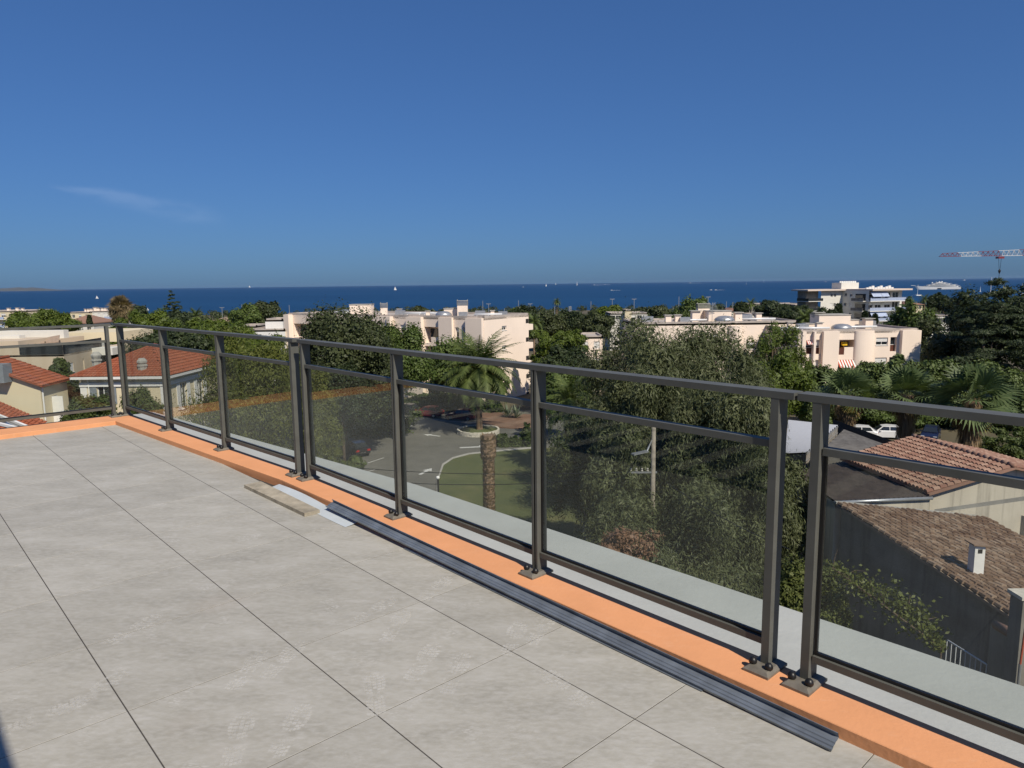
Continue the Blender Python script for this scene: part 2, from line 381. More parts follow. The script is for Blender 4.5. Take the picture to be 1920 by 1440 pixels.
# ================================================================== SETTING
# ground sheet, sea, hills
mb = MB(); ys = [-120, -40, 0, 60, 125, 200, 320, 460, 640, 700, 760]; xs = [-1400, -700, -350, -150, -60, 0, 60, 150, 350, 700, 1400]
for y in ys:
    for x in xs: mb.v.append((x, y, ground_z(y)))
nx = len(xs)
for j in range(len(ys) - 1):
    for i in range(nx - 1): mb.f.append((j * nx + i, j * nx + i + 1, (j + 1) * nx + i + 1, (j + 1) * nx + i))
struct(mb, 'ground', 'earth')
def sea_mat():
    m, n, p = new_mat('sea_water'); co = coordnode(n)
    f = noise(n, co, .0016, 5, .6, (.25, 1, 1))
    col = ramp(n, f, [(.35, (.006, .036, .098)), (.65, (.010, .052, .128))])
    n.links.new(col, p.inputs['Base Color']); setin(p, Roughness=.42); p.inputs['Specular IOR Level'].default_value = .16
    p.inputs['IOR'].default_value = 1.33
    bump(n, p, noise(n, co, .05, 6, .65, (.5, 1, 1)), .9, 3.0)
    return m
M['sea'] = sea_mat()
mb = MB(); mb.v = [(-60000, 655, SEAZ), (60000, 655, SEAZ), (60000, 60000, SEAZ), (-60000, 60000, SEAZ)]; mb.f = [(0, 1, 2, 3)]
struct(mb, 'sea', 'sea')
M['hill'] = plain('distant_limestone_hill', (.085, .09, .085), .9, var=.25, scale=.002)
mb = MB(); hp = [(-120, 0), (-60, .55), (-25, .8), (5, 1.0), (18, .8), (30, .95), (42, .55), (56, 0)]; top = []; bot = []; back = []
for px, h in hp:
    a = W(px, 541, 15000); bot.append((a.x, a.y, SEAZ)); top.append((a.x, a.y + 500, SEAZ + 82 * h)); back.append((a.x, a.y + 1500, SEAZ))
mb.v = bot + top + back; k = len(hp)
for i in range(k - 1): mb.f += [(i, i + 1, k + i + 1, k + i), (k + i, k + i + 1, 2 * k + i + 1, 2 * k + i)]
struct(mb, 'hills', 'hill')

# the terrace: slab, separate porcelain tiles, orange kerb, grey-green ledge outside it
mb = MB(); mb.prism([T(*p, 0)[:2] for p in [(-9.05, -9), (6, -9), (6, 2.40), (-5.1, 2.40), (-9.05, 2.10)]], -.34, -.0215)
floor = struct(mb, 'terrace_floor', 'joint')
mb = MB(); mb.ubox(-9.0, 6, -8.9, 2.20, -.0212, -.0012)
mb.v = [v_ for v_ in mb.v]; mb.build('joint_filler', 'joint', floor)
TS = .6555; U0 = -2.095; V0 = 1.888
tmesh = {}
def tile_mesh(wu, wv):
    key = (round(wu, 3), round(wv, 3))
    if key not in tmesh:
        b = MB(); e = .0007
        pu, pv = UX, VX
        def q(a, c, z): return pu * a + pv * c + Vector((0, 0, z))
        P = [q(0, 0, -.018), q(wu, 0, -.018), q(wu, wv, -.018), q(0, wv, -.018), q(0, 0, -e), q(wu, 0, -e), q(wu, wv, -e), q(0, wv, -e), q(e, e, 0), q(wu - e, e, 0), q(wu - e, wv - e, 0), q(e, wv - e, 0)]
        b.v = [tuple(x) for x in P]
        b.f = [(0, 1, 5, 4), (1, 2, 6, 5), (2, 3, 7, 6), (3, 0, 4, 7), (4, 5, 9, 8), (5, 6, 10, 9), (6, 7, 11, 10), (7, 4, 8, 11), (8, 9, 10, 11)]
        me = bpy.data.meshes.new('floor_tile'); me.from_pydata(b.v, [], b.f); me.materials.append(M['tile']); tmesh[key] = me
    return tmesh[key]
for j in range(-7, 2):
    v0 = V0 + (j - 1) * TS if j < 1 else V0
    wv = TS - .0045 if j < 1 else .44
    for i in range(-11, 11):
        u0 = U0 + (i) * TS; wu = TS - .0034
        if u0 < -9.0 and u0 + wu > -9.0: wu = u0 + wu + 9.0; u0 = -9.0
        elif u0 < -9.0: continue
        w_ = wv if not (j == 1 and u0 < -5.3) else .335
        o = bpy.data.objects.new('floor_tile', tile_mesh(wu, w_)); COL.objects.link(o); o.parent = floor; o.location = T(u0, v0 + .003, 0)
KZ = .046
mb = MB()
inn = [(6, 2.307), (-5.2, 2.300), (-8.95, 2.03), (-8.90, -6)]; out = [(6, 2.528), (-5.25, 2.528), (-9.40, 2.275), (-9.35, -6)]
for i in range(3):
    a, b, c, d = inn[i], inn[i + 1], out[i + 1], out[i]
    e = .003
    bot = [T(*p, -.33) for p in (a, b, c, d)]; t1 = [T(*p, KZ - e) for p in (a, b, c, d)]
    mb.v += [tuple(x) for x in bot + t1]
    if i < 2: ins = [(a[0], a[1] + e), (b[0], b[1] + e), (c[0], c[1] - e), (d[0], d[1] - e)]
    else: ins = [(a[0] - e, a[1]), (b[0] - e, b[1]), (c[0] + e, c[1]), (d[0] + e, d[1])]
    if i == 1: ins[1] = (b[0] - e, b[1] + e); ins[2] = (c[0] + e, c[1] - e)
    if i == 2: ins[0] = (a[0] - e, a[1] + e); ins[3] = (d[0] + e, d[1] - e)
    mb.v += [tuple(T(*p, KZ)) for p in ins]; o = i * 12
    mb.f += [(o, o + 1, o + 5, o + 4), (o + 2, o + 3, o + 7, o + 6), (o + 4, o + 5, o + 9, o + 8), (o + 6, o + 7, o + 11, o + 10), (o + 8, o + 9, o + 10, o + 11)]
struct(mb, 'terrace_kerb', 'kerb')
LZ = -.35
mb = MB(); mb.prism([T(*p, 0)[:2] for p in [(-11.7, 1.2), (-9.4, 1.2), (-9.3, 2.22), (-5.2, 2.52), (6, 2.52), (6, 3.93), (-5.5, 3.76), (-7.3, 3.6), (-11.7, 3.19)]], LZ - .25, LZ)
struct(mb, 'roof_ledge', 'ledge')
mb = MB(); mb.prism([T(*p, 0)[:2] for p in [(-9.3, -12), (6, -12), (6, 3.85), (-5.5, 3.70), (-7.3, 3.55), (-9.3, 3.35)]], GZ - .5, LZ - .26)
ob = thing('apartment_building', 'own apartment building carrying the tiled terrace and grey ledge', 'building', T(-2, -4, GZ))
mb.build('wall', 'render_o', ob)
mb = MB(); mb.ubox(-8.6, 6, -9, -4.0, -.02, 2.9); mb.build('penthouse_wall', 'render_o', ob)
for k in range(4):
    mb = MB(); mb.ubox(-7.6 + k * 3.2, -5.6 + k * 3.2, -4.02, -3.985, .05, 2.2); mb.build('terrace_door', 'win', ob)
pg = thing('pergola', 'slatted pergola on the penthouse throwing stripes of shade on the tiles', 'pergola', T(-2, -3.9, 2.5))
mb = MB(); mb.ubox(-4.6, 5, -.37, -.27, 2.42, 2.58); mb.build('edge_beam', 'frame', pg)
mb = MB(); mb.ubox(-4.6, 5, -3.99, -3.88, 2.42, 2.58); mb.build('wall_beam', 'frame', pg)
for k in range(24):
    u_ = -4.5 + k * .40
    mb = MB(); mb.ubox(u_, u_ + .21, -3.88, -.37, 2.47, 2.51); mb.build('slat', 'frame', pg)

# railings
RT = 1.138
B0, B1 = .134, .161
def railing(name, label, posts, z0=KZ, ends=(0.0, 0.0), panes=True):
    """posts: list of (u, v) on the kerb; straight rail between first and last"""
    a, b = Vector(posts[0]), Vector(posts[-1]); d = (b - a).normalized(); nrm = Vector((-d.y, d.x))
    P0 = T(posts[0][0], posts[0][1], z0)
    t = thing(name, label, 'railing', P0, 'railing sections along the terrace kerb')
    def L(p, along, across, z):
        q = Vector(p) + d * along + nrm * across; return T(q.x, q.y, z)
    def bx(m, p, al0, al1, ac0, ac1, zz0, zz1):
        m.hexa([L(p, al0, ac0, zz0), L(p, al1, ac0, zz0), L(p, al1, ac1, zz0), L(p, al0, ac1, zz0), L(p, al0, ac0, zz1), L(p, al1, ac0, zz1), L(p, al1, ac1, zz1), L(p, al0, ac1, zz1)])
    total = (b - a).length
    m = MB(); bx(m, posts[0], -ends[0], total + ends[1], -.036, .036, RT - .026, RT); m.build('handrail', 'frame', t)
    for i, p in enumerate(posts):
        inner = 0 < i < len(posts) - 1
        m = MB()
        if inner:
            bx(m, p, -.020, -.006, -.035, .035, z0 + .02, RT - .0265); bx(m, p, .006, .020, -.035, .035, z0 + .02, RT - .0265)
        else: bx(m, p, -.016, .016, -.035, .035, z0 + .02, RT - .0265)
        po = m.build('post', 'frame', t)
        if inner:
            m = MB(); bx(m, p, -.0058, .0058, -.029, .029, z0 + .021, RT - .027); m.build('gasket', 'black', po)
        m = MB(); s = IN * 1.0
        lo, hi = (-.105, .05) if IN < 0 else (-.05, .105)
        hw = .052
        c_ = .014
        q = [L(p, -hw, lo, z0), L(p, hw, lo, z0), L(p, hw, hi, z0), L(p, -hw, hi, z0), L(p, -hw, lo, z0 + .010), L(p, hw, lo, z0 + .010), L(p, hw, hi, z0 + .010), L(p, -hw, hi, z0 + .010),
             L(p, -hw + c_, lo + c_, z0 + .021), L(p, hw - c_, lo + c_, z0 + .021), L(p, hw - c_, hi - c_, z0 + .021), L(p, -hw + c_, hi - c_, z0 + .021)]
        m.add(q, [(0, 1, 5, 4), (1, 2, 6, 5), (2, 3, 7, 6), (3, 0, 4, 7), (4, 5, 9, 8), (5, 6, 10, 9), (6, 7, 11, 10), (7, 4, 8, 11), (8, 9, 10, 11)])
        pl = m.build('foot_plate', 'plate', po)
        for al in (-.033, .033):
            m = MB(); cpos = L(p, al, IN * .062, z0 + .0205)
            m.lathe([(.013, 0), (.0165, .007), (.015, .016), (.009, .024), (.002, .027)], 10, cpos); m.build('bolt_cap', 'black', po, True)
    for i in range(len(posts) - 1):
        p, q = posts[i], posts[i + 1]; l = (Vector(q) - Vector(p)).length
        g0 = .021; g1 = l - .021
        m = MB(); bx(m, p, g0, g1, -.020, .020, RT - .216, RT - .189); m.build('mid_rail', 'frame', t)
        m = MB(); bx(m, p, g0, g1, -.020, .020, B0, B1); m.build('bottom_rail', 'frame', t)
        m = MB(); bx(m, p, g0, g1, -.007, .007, B1 + .0005, B1 + .012); bx(m, p, g0, g0 + .010, -.007, .007, B1 + .0125, RT - .2165); bx(m, p, g1 - .010, g1, -.007, .007, B1 + .0125, RT - .2165); m.build('glazing_bead', 'black', t)
        if panes:
            m = MB(); bx(m, p, g0 + .0125, g1 - .0125, -.004, .004, B1 + .0125, RT - .2165); m.build('glass_pane', 'pane', t)
    return t
RV = 2.49
IN = -1
railing('railing_section', 'long grey railing section with three panes in the middle of the kerb', [(-5.08, RV), (-3.815, RV), (-2.53, RV), (-1.253, RV)], ends=(.055, .072))
railing('railing_section', 'nearest grey railing section running out of frame at lower right', [(-1.098, RV + .005), (.185, RV + .005), (1.47, RV + .005), (2.75, RV + .005)], ends=(.072, .05))
s1 = [(-9.26, 2.232), (-7.94, 2.315), (-6.59, 2.400), (-5.26, 2.485)]
railing('railing_section', 'far grey railing section with three panes ending at the terrace corner', s1, ends=(.09, .05))
IN = 1
railing('railing_section', 'grey railing section returning to the left from the terrace corner', [(-9.29, 2.10), (-9.27, .74), (-9.25, -.57), (-9.23, -1.85)], ends=(.04, .05))

# things lying beside the kerb
m = MB(); m.hexa([T(-5.345, 2.06, .001), T(-4.365, 2.075, .001), T(-4.36, 2.185, .001), T(-5.35, 2.195, .001), T(-5.345, 2.06, .026), T(-4.365, 2.075, .026), T(-4.36, 2.185, .026), T(-5.35, 2.195, .026)])
solo(m, 'wooden_plank', 'wood', 'plaster-stained wooden plank lying on the tiles by the kerb', 'plank')
m = MB(); N_ = 14
for k in range(N_ + 1):
    u_ = -5.20 + 1.22 * k / N_; zz = .003 + .012 * max(0, math.sin(k / N_ * 5.2)) * .6
    for v_, dz in ((2.17, .0), (2.215, zz * .6 + .002), (2.278, zz + .012)): m.v.append(tuple(T(u_, v_ + .02 * math.sin(k * .4) * .3 - .00 * k, .002 + dz)))
for k in range(N_):
    for c in range(2): m.f.append((k * 3 + c, (k + 1) * 3 + c, (k + 1) * 3 + c + 1, k * 3 + c + 1))
solo(m, 'plastic_sheet', 'sheet', 'pale white plastic strip half under the plank and the steel channel', 'plastic sheet')
def channel(u0, u1, v0, v1, z0, tilt, label, wdt=.064):
    m = MB(); t_ = .0025
    fh = .022 if wdt > .05 else .004; q_ = wdt / .072
    prof = [(-wdt / 2, fh * .6), (-wdt / 2, 0), (-.018 * q_, 0), (-.014 * q_, .003), (-.004 * q_, .003), (0, 0), (.004 * q_, .003), (.014 * q_, .003), (.018 * q_, 0), (wdt / 2, 0), (wdt / 2, fh)]
    prof += [(wdt / 2 - t_, fh), (wdt / 2 - t_, t_), (.018 * q_, t_), (.014 * q_, .003 + t_), (.004 * q_, .003 + t_), (0, t_), (-.004 * q_, .003 + t_), (-.014 * q_, .003 + t_), (-.018 * q_, t_), (-wdt / 2 + t_, t_), (-wdt / 2 + t_, fh * .6)]
    ct, st = math.cos(tilt), math.sin(tilt); n = len(prof)
    for u_, v_, z_ in ((u0, v0, z0[0]), (u1, v1, z0[1])):
        for a, b in prof: m.v.append(tuple(T(u_, v_ + a * ct - b * st, z_ + a * st + b * ct)))
    for k in range(n): m.f.append((k, (k + 1) % n, n + (k + 1) % n, n + k))
    return solo(m, 'steel_channel', 'zinc', label, 'steel channel', 'galvanised channels by the kerb')
channel(-4.36, -.885, 2.262, 2.240, (.047, .014), R(24), 'long galvanised steel channel lying along the orange kerb, cut end nearest the camera')
channel(-3.4, -1.37, 2.234, 2.216, (.003, .003), R(2), 'flat thin galvanised strip under the long channel by the kerb', .022)

# ================================================================== FOLIAGE
def unit(a): return a / np.maximum(np.linalg.norm(a, axis=1, keepdims=True), 1e-6)
def kites(P, A, B, L, Wd):
    n = len(P); L = np.asarray(L).reshape(-1, 1); Wd = np.asarray(Wd).reshape(-1, 1)
    V = np.stack([P - A * L * .5, P + B * Wd * .5 - A * L * .05, P + A * L * .5, P - B * Wd * .5 - A * L * .05], 1).reshape(-1, 3)
    return V, np.arange(n * 4).reshape(-1, 4)
def clump_points(rng, clumps, n, shell=.55):
    c = np.array(clumps); wgt = (c[:, 3] * c[:, 4] + c[:, 4] * c[:, 5] + c[:, 3] * c[:, 5]); wgt = wgt / wgt.sum()
    k = rng.choice(len(c), n, p=wgt); d = unit(rng.normal(size=(n, 3)))
    r = (shell + (1 - shell) * rng.random(n) ** .6) * (1 + .12 * rng.normal(size=n))
    return c[k, :3] + d * c[k, 3:] * r[:, None], d, k
def style_clumps(rng, style, rx, ry, rz):
    out = []
    def put(x, y, z, r, f=1.0, g=1.0): out.append((x * rx, y * ry, z * rz, r * rx * g, r * ry * g, r * min(rz, rx * 1.2) * f))
    if style == 'round':
        for _ in range(46):
            d = unit(rng.normal(size=(1, 3)))[0]; q = rng.uniform(.45, .80)
            if d[2] < -.6: continue
            put(d[0] * q, d[1] * q, d[2] * q, rng.uniform(.20, .36))
        put(0, 0, 0, .55)
    elif style == 'bushy':
        for _ in range(70):
            d = unit(rng.normal(size=(1, 3)))[0]; q = rng.uniform(.55, .92)
            put(d[0] * q, d[1] * q, d[2] * q, rng.uniform(.12, .24))
        put(0, 0, 0, .7)
    elif style == 'umbrella':
        for _ in range(80):
            a = rng.uniform(0, 6.283); q = math.sqrt(rng.random()) * .88; z = .35 * math.sqrt(max(0, 1 - q * q)) * 1.6 + rng.uniform(-.35, .1)
            put(q * math.cos(a), q * math.sin(a), z, rng.uniform(.13, .20), .75)
    elif style == 'open':
        for _ in range(42):
            a = rng.uniform(0, 6.283); q = math.sqrt(rng.random()) * .85; z = .75 * math.sqrt(max(0, 1 - q * q)) + rng.uniform(-.25, .05)
            put(q * math.cos(a), q * math.sin(a), z, rng.uniform(.11, .19), .6)
    elif style == 'cedar':
        for t in range(13):
            z = -0.95 + 1.85 * t / 12; rr = (1 - (t / 12.6)) ** .75
            for _ in range(int(16 * rr) + 3):
                a = rng.uniform(0, 6.283); q = rng.uniform(.15, 1.0) * rr
                put(q * math.cos(a), q * math.sin(a), z + rng.uniform(-.05, .05) - q * .06, rng.uniform(.10, .19) * (.5 + .6 * rr), .30)
    elif style == 'weep':
        for _ in range(60):
            d = unit(rng.normal(size=(1, 3)))[0]; q = rng.uniform(.4, .85)
            if d[2] < -.85: continue
            put(d[0] * q, d[1] * q, d[2] * q, rng.uniform(.16, .30), rng.uniform(.9, 1.5))
        put(0, 0, 0, .55)
    elif style == 'column':
        for _ in range(60):
            z = rng.uniform(-1, 1); rr = math.sqrt(max(.02, 1 - ((z + .25) / 1.26) ** 2)); a = rng.uniform(0, 6.283)
            put(rr * .62 * math.cos(a), rr * .62 * math.sin(a), z * .9, rng.uniform(.25, .38), .9)
        put(0, 0, -.1, .5, 2.2)
    elif style == 'box':
        for _ in range(110):
            x, y, z = rng.uniform(-.9, .9), rng.uniform(-.85, .85), rng.uniform(-.9, .85)
            if max(abs(x), abs(y), abs(z)) < .55: continue
            put(x, y, z, rng.uniform(.14, .22), 1.0)
        put(0, 0, 0, .7)
    return out
def crown_mesh(style, rx, ry, rz, n, L, asp, mat, seed, droop=0., core=True):
    rng = np.random.default_rng(seed); cl = style_clumps(rng, style, rx, ry, rz)
    P, d, k = clump_points(rng, cl, n)
    if style == 'weep': P[:, 2] -= np.abs(rng.normal(size=n)) * rz * .10
    for ax_, r_ in ((0, rx), (1, ry), (2, rz)):
        lo, hi = np.percentile(P[:, ax_], [1.5, 98.5]); f_ = 2 * r_ / max(hi - lo, 1e-3); m_ = (lo + hi) / 2
        P[:, ax_] = (P[:, ax_] - m_) * f_
        cl = [tuple((c_[j] - m_) * f_ if j == ax_ else c_[j] * f_ if j == ax_ + 3 else c_[j] for j in range(6)) for c_ in cl]
    cdir = unit(P / np.array([rx, ry, rz]))
    nrm = unit(d * .8 + cdir * .5 + rng.normal(size=(n, 3)) * .55 + np.array([0, 0, .25]))
    ax = rng.normal(size=(n, 3)) + np.array([0, 0, -1]) * droop * 3; A = unit(ax - nrm * (ax * nrm).sum(1, keepdims=True)); B = np.cross(nrm, A)
    ls = L * rng.uniform(.6, 1.35, n); V, Q = kites(P, A, B, ls, ls * asp)
    if core:
        # coarser inner foliage so that the crown is not see-through
        n2 = n // 3; P2, d2, k2 = clump_points(rng, cl, n2, .25); c_ = np.array(cl)[k2, :3]; P2 = c_ + (P2 - c_) * .72
        nr = unit(d2 + rng.normal(size=(n2, 3)) * .5); a2 = rng.normal(size=(n2, 3)); A2 = unit(a2 - nr * (a2 * nr).sum(1, keepdims=True))
        V2, Q2 = kites(P2, A2, np.cross(nr, A2), np.full(n2, L * (2.0 if asp > .3 else 1.5)), np.full(n2, L * (1.25 if asp > .3 else .42)))
        Q = np.concatenate([Q, Q2 + len(V)]); V = np.concatenate([V, V2])
    tris = None
    return raw_mesh('crown', V, Q, tris, mat), cl
def tree(name, kind, style, box, Y, mat, label, n=5000, L=None, asp=.5, seed=1, droop=0., bark='bark', trunk_r=None, group=None, depth=.9, core=True, limbs=5, cat='tree', base=None):
    x0, x1, y0, y1 = box
    c = W((x0 + x1) / 2, (y0 + y1) / 2, Y); k = Y / F
    rx, rz = (x1 - x0) / 2 * k, (y1 - y0) / 2 * k; ry = max(rx * depth, .3)
    gz = ground_z(Y) if base is None else base
    t = thing(name, label, cat, (c.x, c.y, gz), group)
    L = L or max(.10, Y * .0042)
    me, cl = crown_mesh(style, rx, ry, rz, n, L, asp, mat, seed, droop, core)
    o = bpy.data.objects.new('crown', me); COL.objects.link(o); o.parent = t; o.location = (0, 0, c.z - gz); ORG[o.name] = ORG[t.name]
    h = c.z - gz
    if limbs:
        m = MB(); r0 = trunk_r or max(.12, rx * .06); rr = random.Random(seed)
        z1 = h - rz * .35
        if z1 < .3: z1 = .3
        m.tube([(0, 0, -.1), (rr.uniform(-.1, .1), rr.uniform(-.1, .1), z1 * .5), (rr.uniform(-.2, .2) * rx * .3, 0, z1)], [r0 * 1.25, r0, r0 * .75], 7)
        for q in rr.sample(cl, min(limbs, len(cl))):
            e = Vector((q[0] * .85, q[1] * .85, h + q[2] * .85)); s_ = Vector((0, 0, z1 * rr.uniform(.75, 1)))
            m.tube([s_, s_.lerp(e, .5) + Vector((0, 0, -.1 * rx)), e], [r0 * .55, r0 * .4, r0 * .15], 5)
        m.v = [(x + c.x, y + c.y, z + gz) for x, y, z in m.v]
        m.build('trunk', bark, t, True)
    return t

def date_palm(name, top, gz, crown_r, label, seed=3, nf=64, trunk_r=.36, mat='l_date', group=None, fruit=True, bare=False):
    rng = np.random.default_rng(seed); top = Vector(top)
    t = thing(name, label, 'palm tree', (top.x, top.y, gz), group)
    h = top.z - gz
    m = MB(); prof = []; nz = max(10, int(h / .35))
    for i in range(nz + 1):
        z = h * i / nz; r = trunk_r * (1.25 - .25 * min(1, z / 1.2)) * (1 + .06 * (i % 2)) * (1 + (.25 * max(0, (z - h * .86) / (h * .14))))
        prof.append((r, z))
    m.lathe(prof, 12, (top.x, top.y, gz)); m.build('trunk', 'palmbark', t, True)
    V, Q = [], []
    for f in range(nf):
        az = f * 2.39996 + rng.normal() * .1; el = math.radians(78 - 105 * (f / nf) ** .85); Lf = crown_r * rng.uniform(.9, 1.1) * 1.15
        p = np.array([0, 0, 0.]); seg = 14; pts = []; e = el
        for s_ in range(seg + 1):
            pts.append(p.copy()); st = Lf / seg
            p = p + st * np.array([math.cos(az) * math.cos(e), math.sin(az) * math.cos(e), math.sin(e)]); e -= (.065 + .05 * (s_ / seg)) * (1.2 if f > nf * .2 else .8)
        pts = np.array(pts); side = np.array([-math.sin(az), math.cos(az), 0])
        for s_ in range(1, seg):
            tdir = pts[s_ + 1] - pts[s_ - 1]; tdir /= np.linalg.norm(tdir); up = np.cross(side, tdir)
            ll = Lf * .20 * math.sin(math.pi * min(1, .18 + s_ / seg * .85)) + .1
            for sg in (-1, 1):
                for sub in (0, .5):
                    b = pts[s_] + (pts[s_ + 1] - pts[s_]) * sub
                    dirn = side * sg * .75 + tdir * .62 + up * .18 - np.array([0, 0, .12]) + rng.normal(size=3) * .06; dirn /= np.linalg.norm(dirn)
                    wv = np.cross(dirn, up); wv = wv / max(np.linalg.norm(wv), 1e-5) * (ll * .04 + Lf * .006)
                    o = len(V); V += [b - wv, b + wv, b + dirn * ll + wv * .15, b + dirn * ll - wv * .15]; Q.append((o, o + 1, o + 2, o + 3))
        o = len(V); w2 = side * .035
        for s_ in range(seg + 1): V += [pts[s_] - w2, pts[s_] + w2]
        for s_ in range(seg): Q.append((o + 2 * s_, o + 2 * s_ + 1, o + 2 * s_ + 3, o + 2 * s_ + 2))
    me = raw_mesh('crown', np.array(V), np.array(Q), None, mat); o = mesh_part(me, 'crown', t); o.location = (0, 0, h)
    if fruit:
        P = rng.normal(size=(500, 3)) * np.array([.9, .9, .55]) + np.array([0, 0, -.2]); A = unit(rng.normal(size=(500, 3))); B = np.cross(A, unit(rng.normal(size=(500, 3))))
        V, Q = kites(P, A, B, np.full(500, .28), np.full(500, .16)); o = mesh_part(raw_mesh('fruit_bunches', V, Q, None, 'l_orange'), 'fruit_bunches', t); o.location = (0, 0, h)
    return t
M['l_orange'] = leaf('orange_fruit', (.20, .11, .02), (.30, .16, .025), (.38, .22, .04))
def fan_palm(name, top, gz, rad, label, seed=3, nf=34, trunk_r=.38, group=None, skirt=True, mat='l_fan', dead=.0, elr=(84, -30)):
    rng = np.random.default_rng(seed); top = Vector(top); h = top.z - gz
    t = thing(name, label, 'palm tree', (top.x, top.y, gz), group)
    m = MB(); m.lathe([(trunk_r * 1.3, 0), (trunk_r, h * .15), (trunk_r * .9, h * .6), (trunk_r * 1.0, h)], 12, (top.x, top.y, gz)); m.build('trunk', 'palmbark', t, True)
    def fans(k0, k1, elr, rad_, droopy, sz):
        V, Q = [], []
        for f in range(k0, k1):
            az = f * 2.39996 + rng.normal() * .15; fr = (f - k0) / max(1, k1 - k0); el = math.radians(elr[0] + (elr[1] - elr[0]) * fr + rng.normal() * 5)
            d = np.array([math.cos(az) * math.cos(el), math.sin(az) * math.cos(el), math.sin(el)]); side = np.array([-math.sin(az), math.cos(az), 0]); up = np.cross(d, side); up = -up if up[2] < 0 else up
            tw = rng.normal() * .5; side, up = side * math.cos(tw) + up * math.sin(tw), up * math.cos(tw) - side * math.sin(tw)
            hub = d * rad_ * .45; o = len(V); wv = side * .025
            V += [-wv, wv, hub + wv, hub - wv]; Q.append((o, o + 1, o + 2, o + 3))
            nb = 20
            for b in range(nb):
                a = (b / (nb - 1) - .5) * 3.9; ll = sz * rad_ * (1 - .16 * abs(a) / 1.95) * rng.uniform(.9, 1.08)
                bd = d * math.cos(a) + side * math.sin(a) + up * .10; bd = bd / np.linalg.norm(bd)
                bs = np.cross(bd, up); bs = bs / max(np.linalg.norm(bs), 1e-4)
                mid = hub + bd * ll * .5; tip = hub + bd * ll * 1.0 - np.array([0, 0, ll * (.12 + droopy * .3)])
                o = len(V); V += [hub, mid + bs * ll * .045, tip, mid - bs * ll * .045]; Q.append((o, o + 1, o + 2, o + 3))
        return np.array(V), np.array(Q)
    nd = int(nf * dead)
    V, Q = fans(0, nf - nd, elr, rad, .35, .62); o = mesh_part(raw_mesh('crown', V, Q, None, mat), 'crown', t); o.location = (0, 0, h)
    if skirt:
        V, Q = fans(0, 26, (-35, -78), rad * .72, 1.0, .42); o = mesh_part(raw_mesh('dead_leaf_skirt', V, Q, None, 'l_dead'), 'dead_leaf_skirt', t); o.location = (0, 0, h - .3)
        P = np.stack([rng.normal(size=900) * 0, rng.normal(size=900) * 0, -rng.random(900) * rad * 1.15], 1); a = rng.uniform(0, 6.283, 900); q = trunk_r * rng.uniform(1.0, 1.75, 900)
        P[:, 0] = np.cos(a) * q; P[:, 1] = np.sin(a) * q; A = unit(np.stack([np.cos(a) * .25, np.sin(a) * .25, -np.ones(900)], 1)); B = np.stack([-np.sin(a), np.cos(a), np.zeros(900)], 1)
        V, Q = kites(P, A, B, np.full(900, rad * .35), np.full(900, .07)); o = mesh_part(raw_mesh('dead_leaf_thatch', V, Q, None, 'l_dead'), 'dead_leaf_thatch', t); o.location = (0, 0, h - .2)
        V, Q = fans(0, 4, (-30, -55), rad * .75, .8, .5); o = mesh_part(raw_mesh('yellow_leaf', V, Q, None, 'l_yell'), 'yellow_leaf', t); o.location = (0, 0, h - .15)
    return t

# ================================================================== BUILDINGS
class Face:
    """a vertical facade plane: origin (x, y), horizontal direction d, outward normal n"""
    def __init__(s, o, d):
        s.o = Vector((o[0], o[1])); s.d = Vector((d[0], d[1])).normalized(); s.n = Vector((s.d.y, -s.d.x))
        if s.n.dot(-s.o) < 0: s.n = -s.n
    def P(s, a, z, out=0.0):
        q = s.o + s.d * a + s.n * out; return Vector((q.x, q.y, z))
    def hit(s, px, py):
        r = ray(px, py); den = r.x * s.n.x + r.y * s.n.y; t = s.o.dot(s.n) / den
        q = Vector((r.x * t, r.y * t)); return (q - s.o).dot(s.d), CAMZ + r.z * t
    def rect(s, x0, y0, x1, y1):
        a0, z1 = s.hit(x0, y0); a1, z0 = s.hit(x1, y1)
        zc = s.hit((x0 + x1) / 2, y0)[1]; zd = s.hit((x0 + x1) / 2, y1)[1]
        return min(a0, a1), max(a0, a1), zd, zc
    def bx(s, m, a0, a1, z0, z1, o0, o1):
        m.hexa([s.P(a0, z0, o1), s.P(a1, z0, o1), s.P(a1, z0, o0), s.P(a0, z0, o0), s.P(a0, z1, o1), s.P(a1, z1, o1), s.P(a1, z1, o0), s.P(a0, z1, o0)])
    def wall(s, m, a0, a1, z0, z1, holes, depth=.25):
        H = [h for h in holes if h[0] < a1 and h[1] > a0 and h[2] < z1 and h[3] > z0]
        H = [(max(h[0], a0), min(h[1], a1), max(h[2], z0), min(h[3], z1), h[4] if len(h) > 4 else depth) for h in H]
        xs_ = sorted({a0, a1} | {round(v, 4) for h in H for v in h[:2]}); zs_ = sorted({z0, z1} | {round(v, 4) for h in H for v in h[2:4]})
        for i in range(len(xs_) - 1):
            for j in range(len(zs_) - 1):
                cx, cz = (xs_[i] + xs_[i + 1]) / 2, (zs_[j] + zs_[j + 1]) / 2
                if any(h[0] < cx < h[1] and h[2] < cz < h[3] for h in H): continue
                m.add([s.P(xs_[i], zs_[j]), s.P(xs_[i + 1], zs_[j]), s.P(xs_[i + 1], zs_[j + 1]), s.P(xs_[i], zs_[j + 1])], [(0, 1, 2, 3)])
        for h in H:
            A, B_ = h[0], h[1]; C, D = h[2], h[3]; dp = -h[4]
            m.add([s.P(A, C), s.P(B_, C), s.P(B_, D), s.P(A, D), s.P(A, C, dp), s.P(B_, C, dp), s.P(B_, D, dp), s.P(A, D, dp)], [(0, 1, 5, 4), (1, 2, 6, 5), (2, 3, 7, 6), (3, 0, 4, 7)])
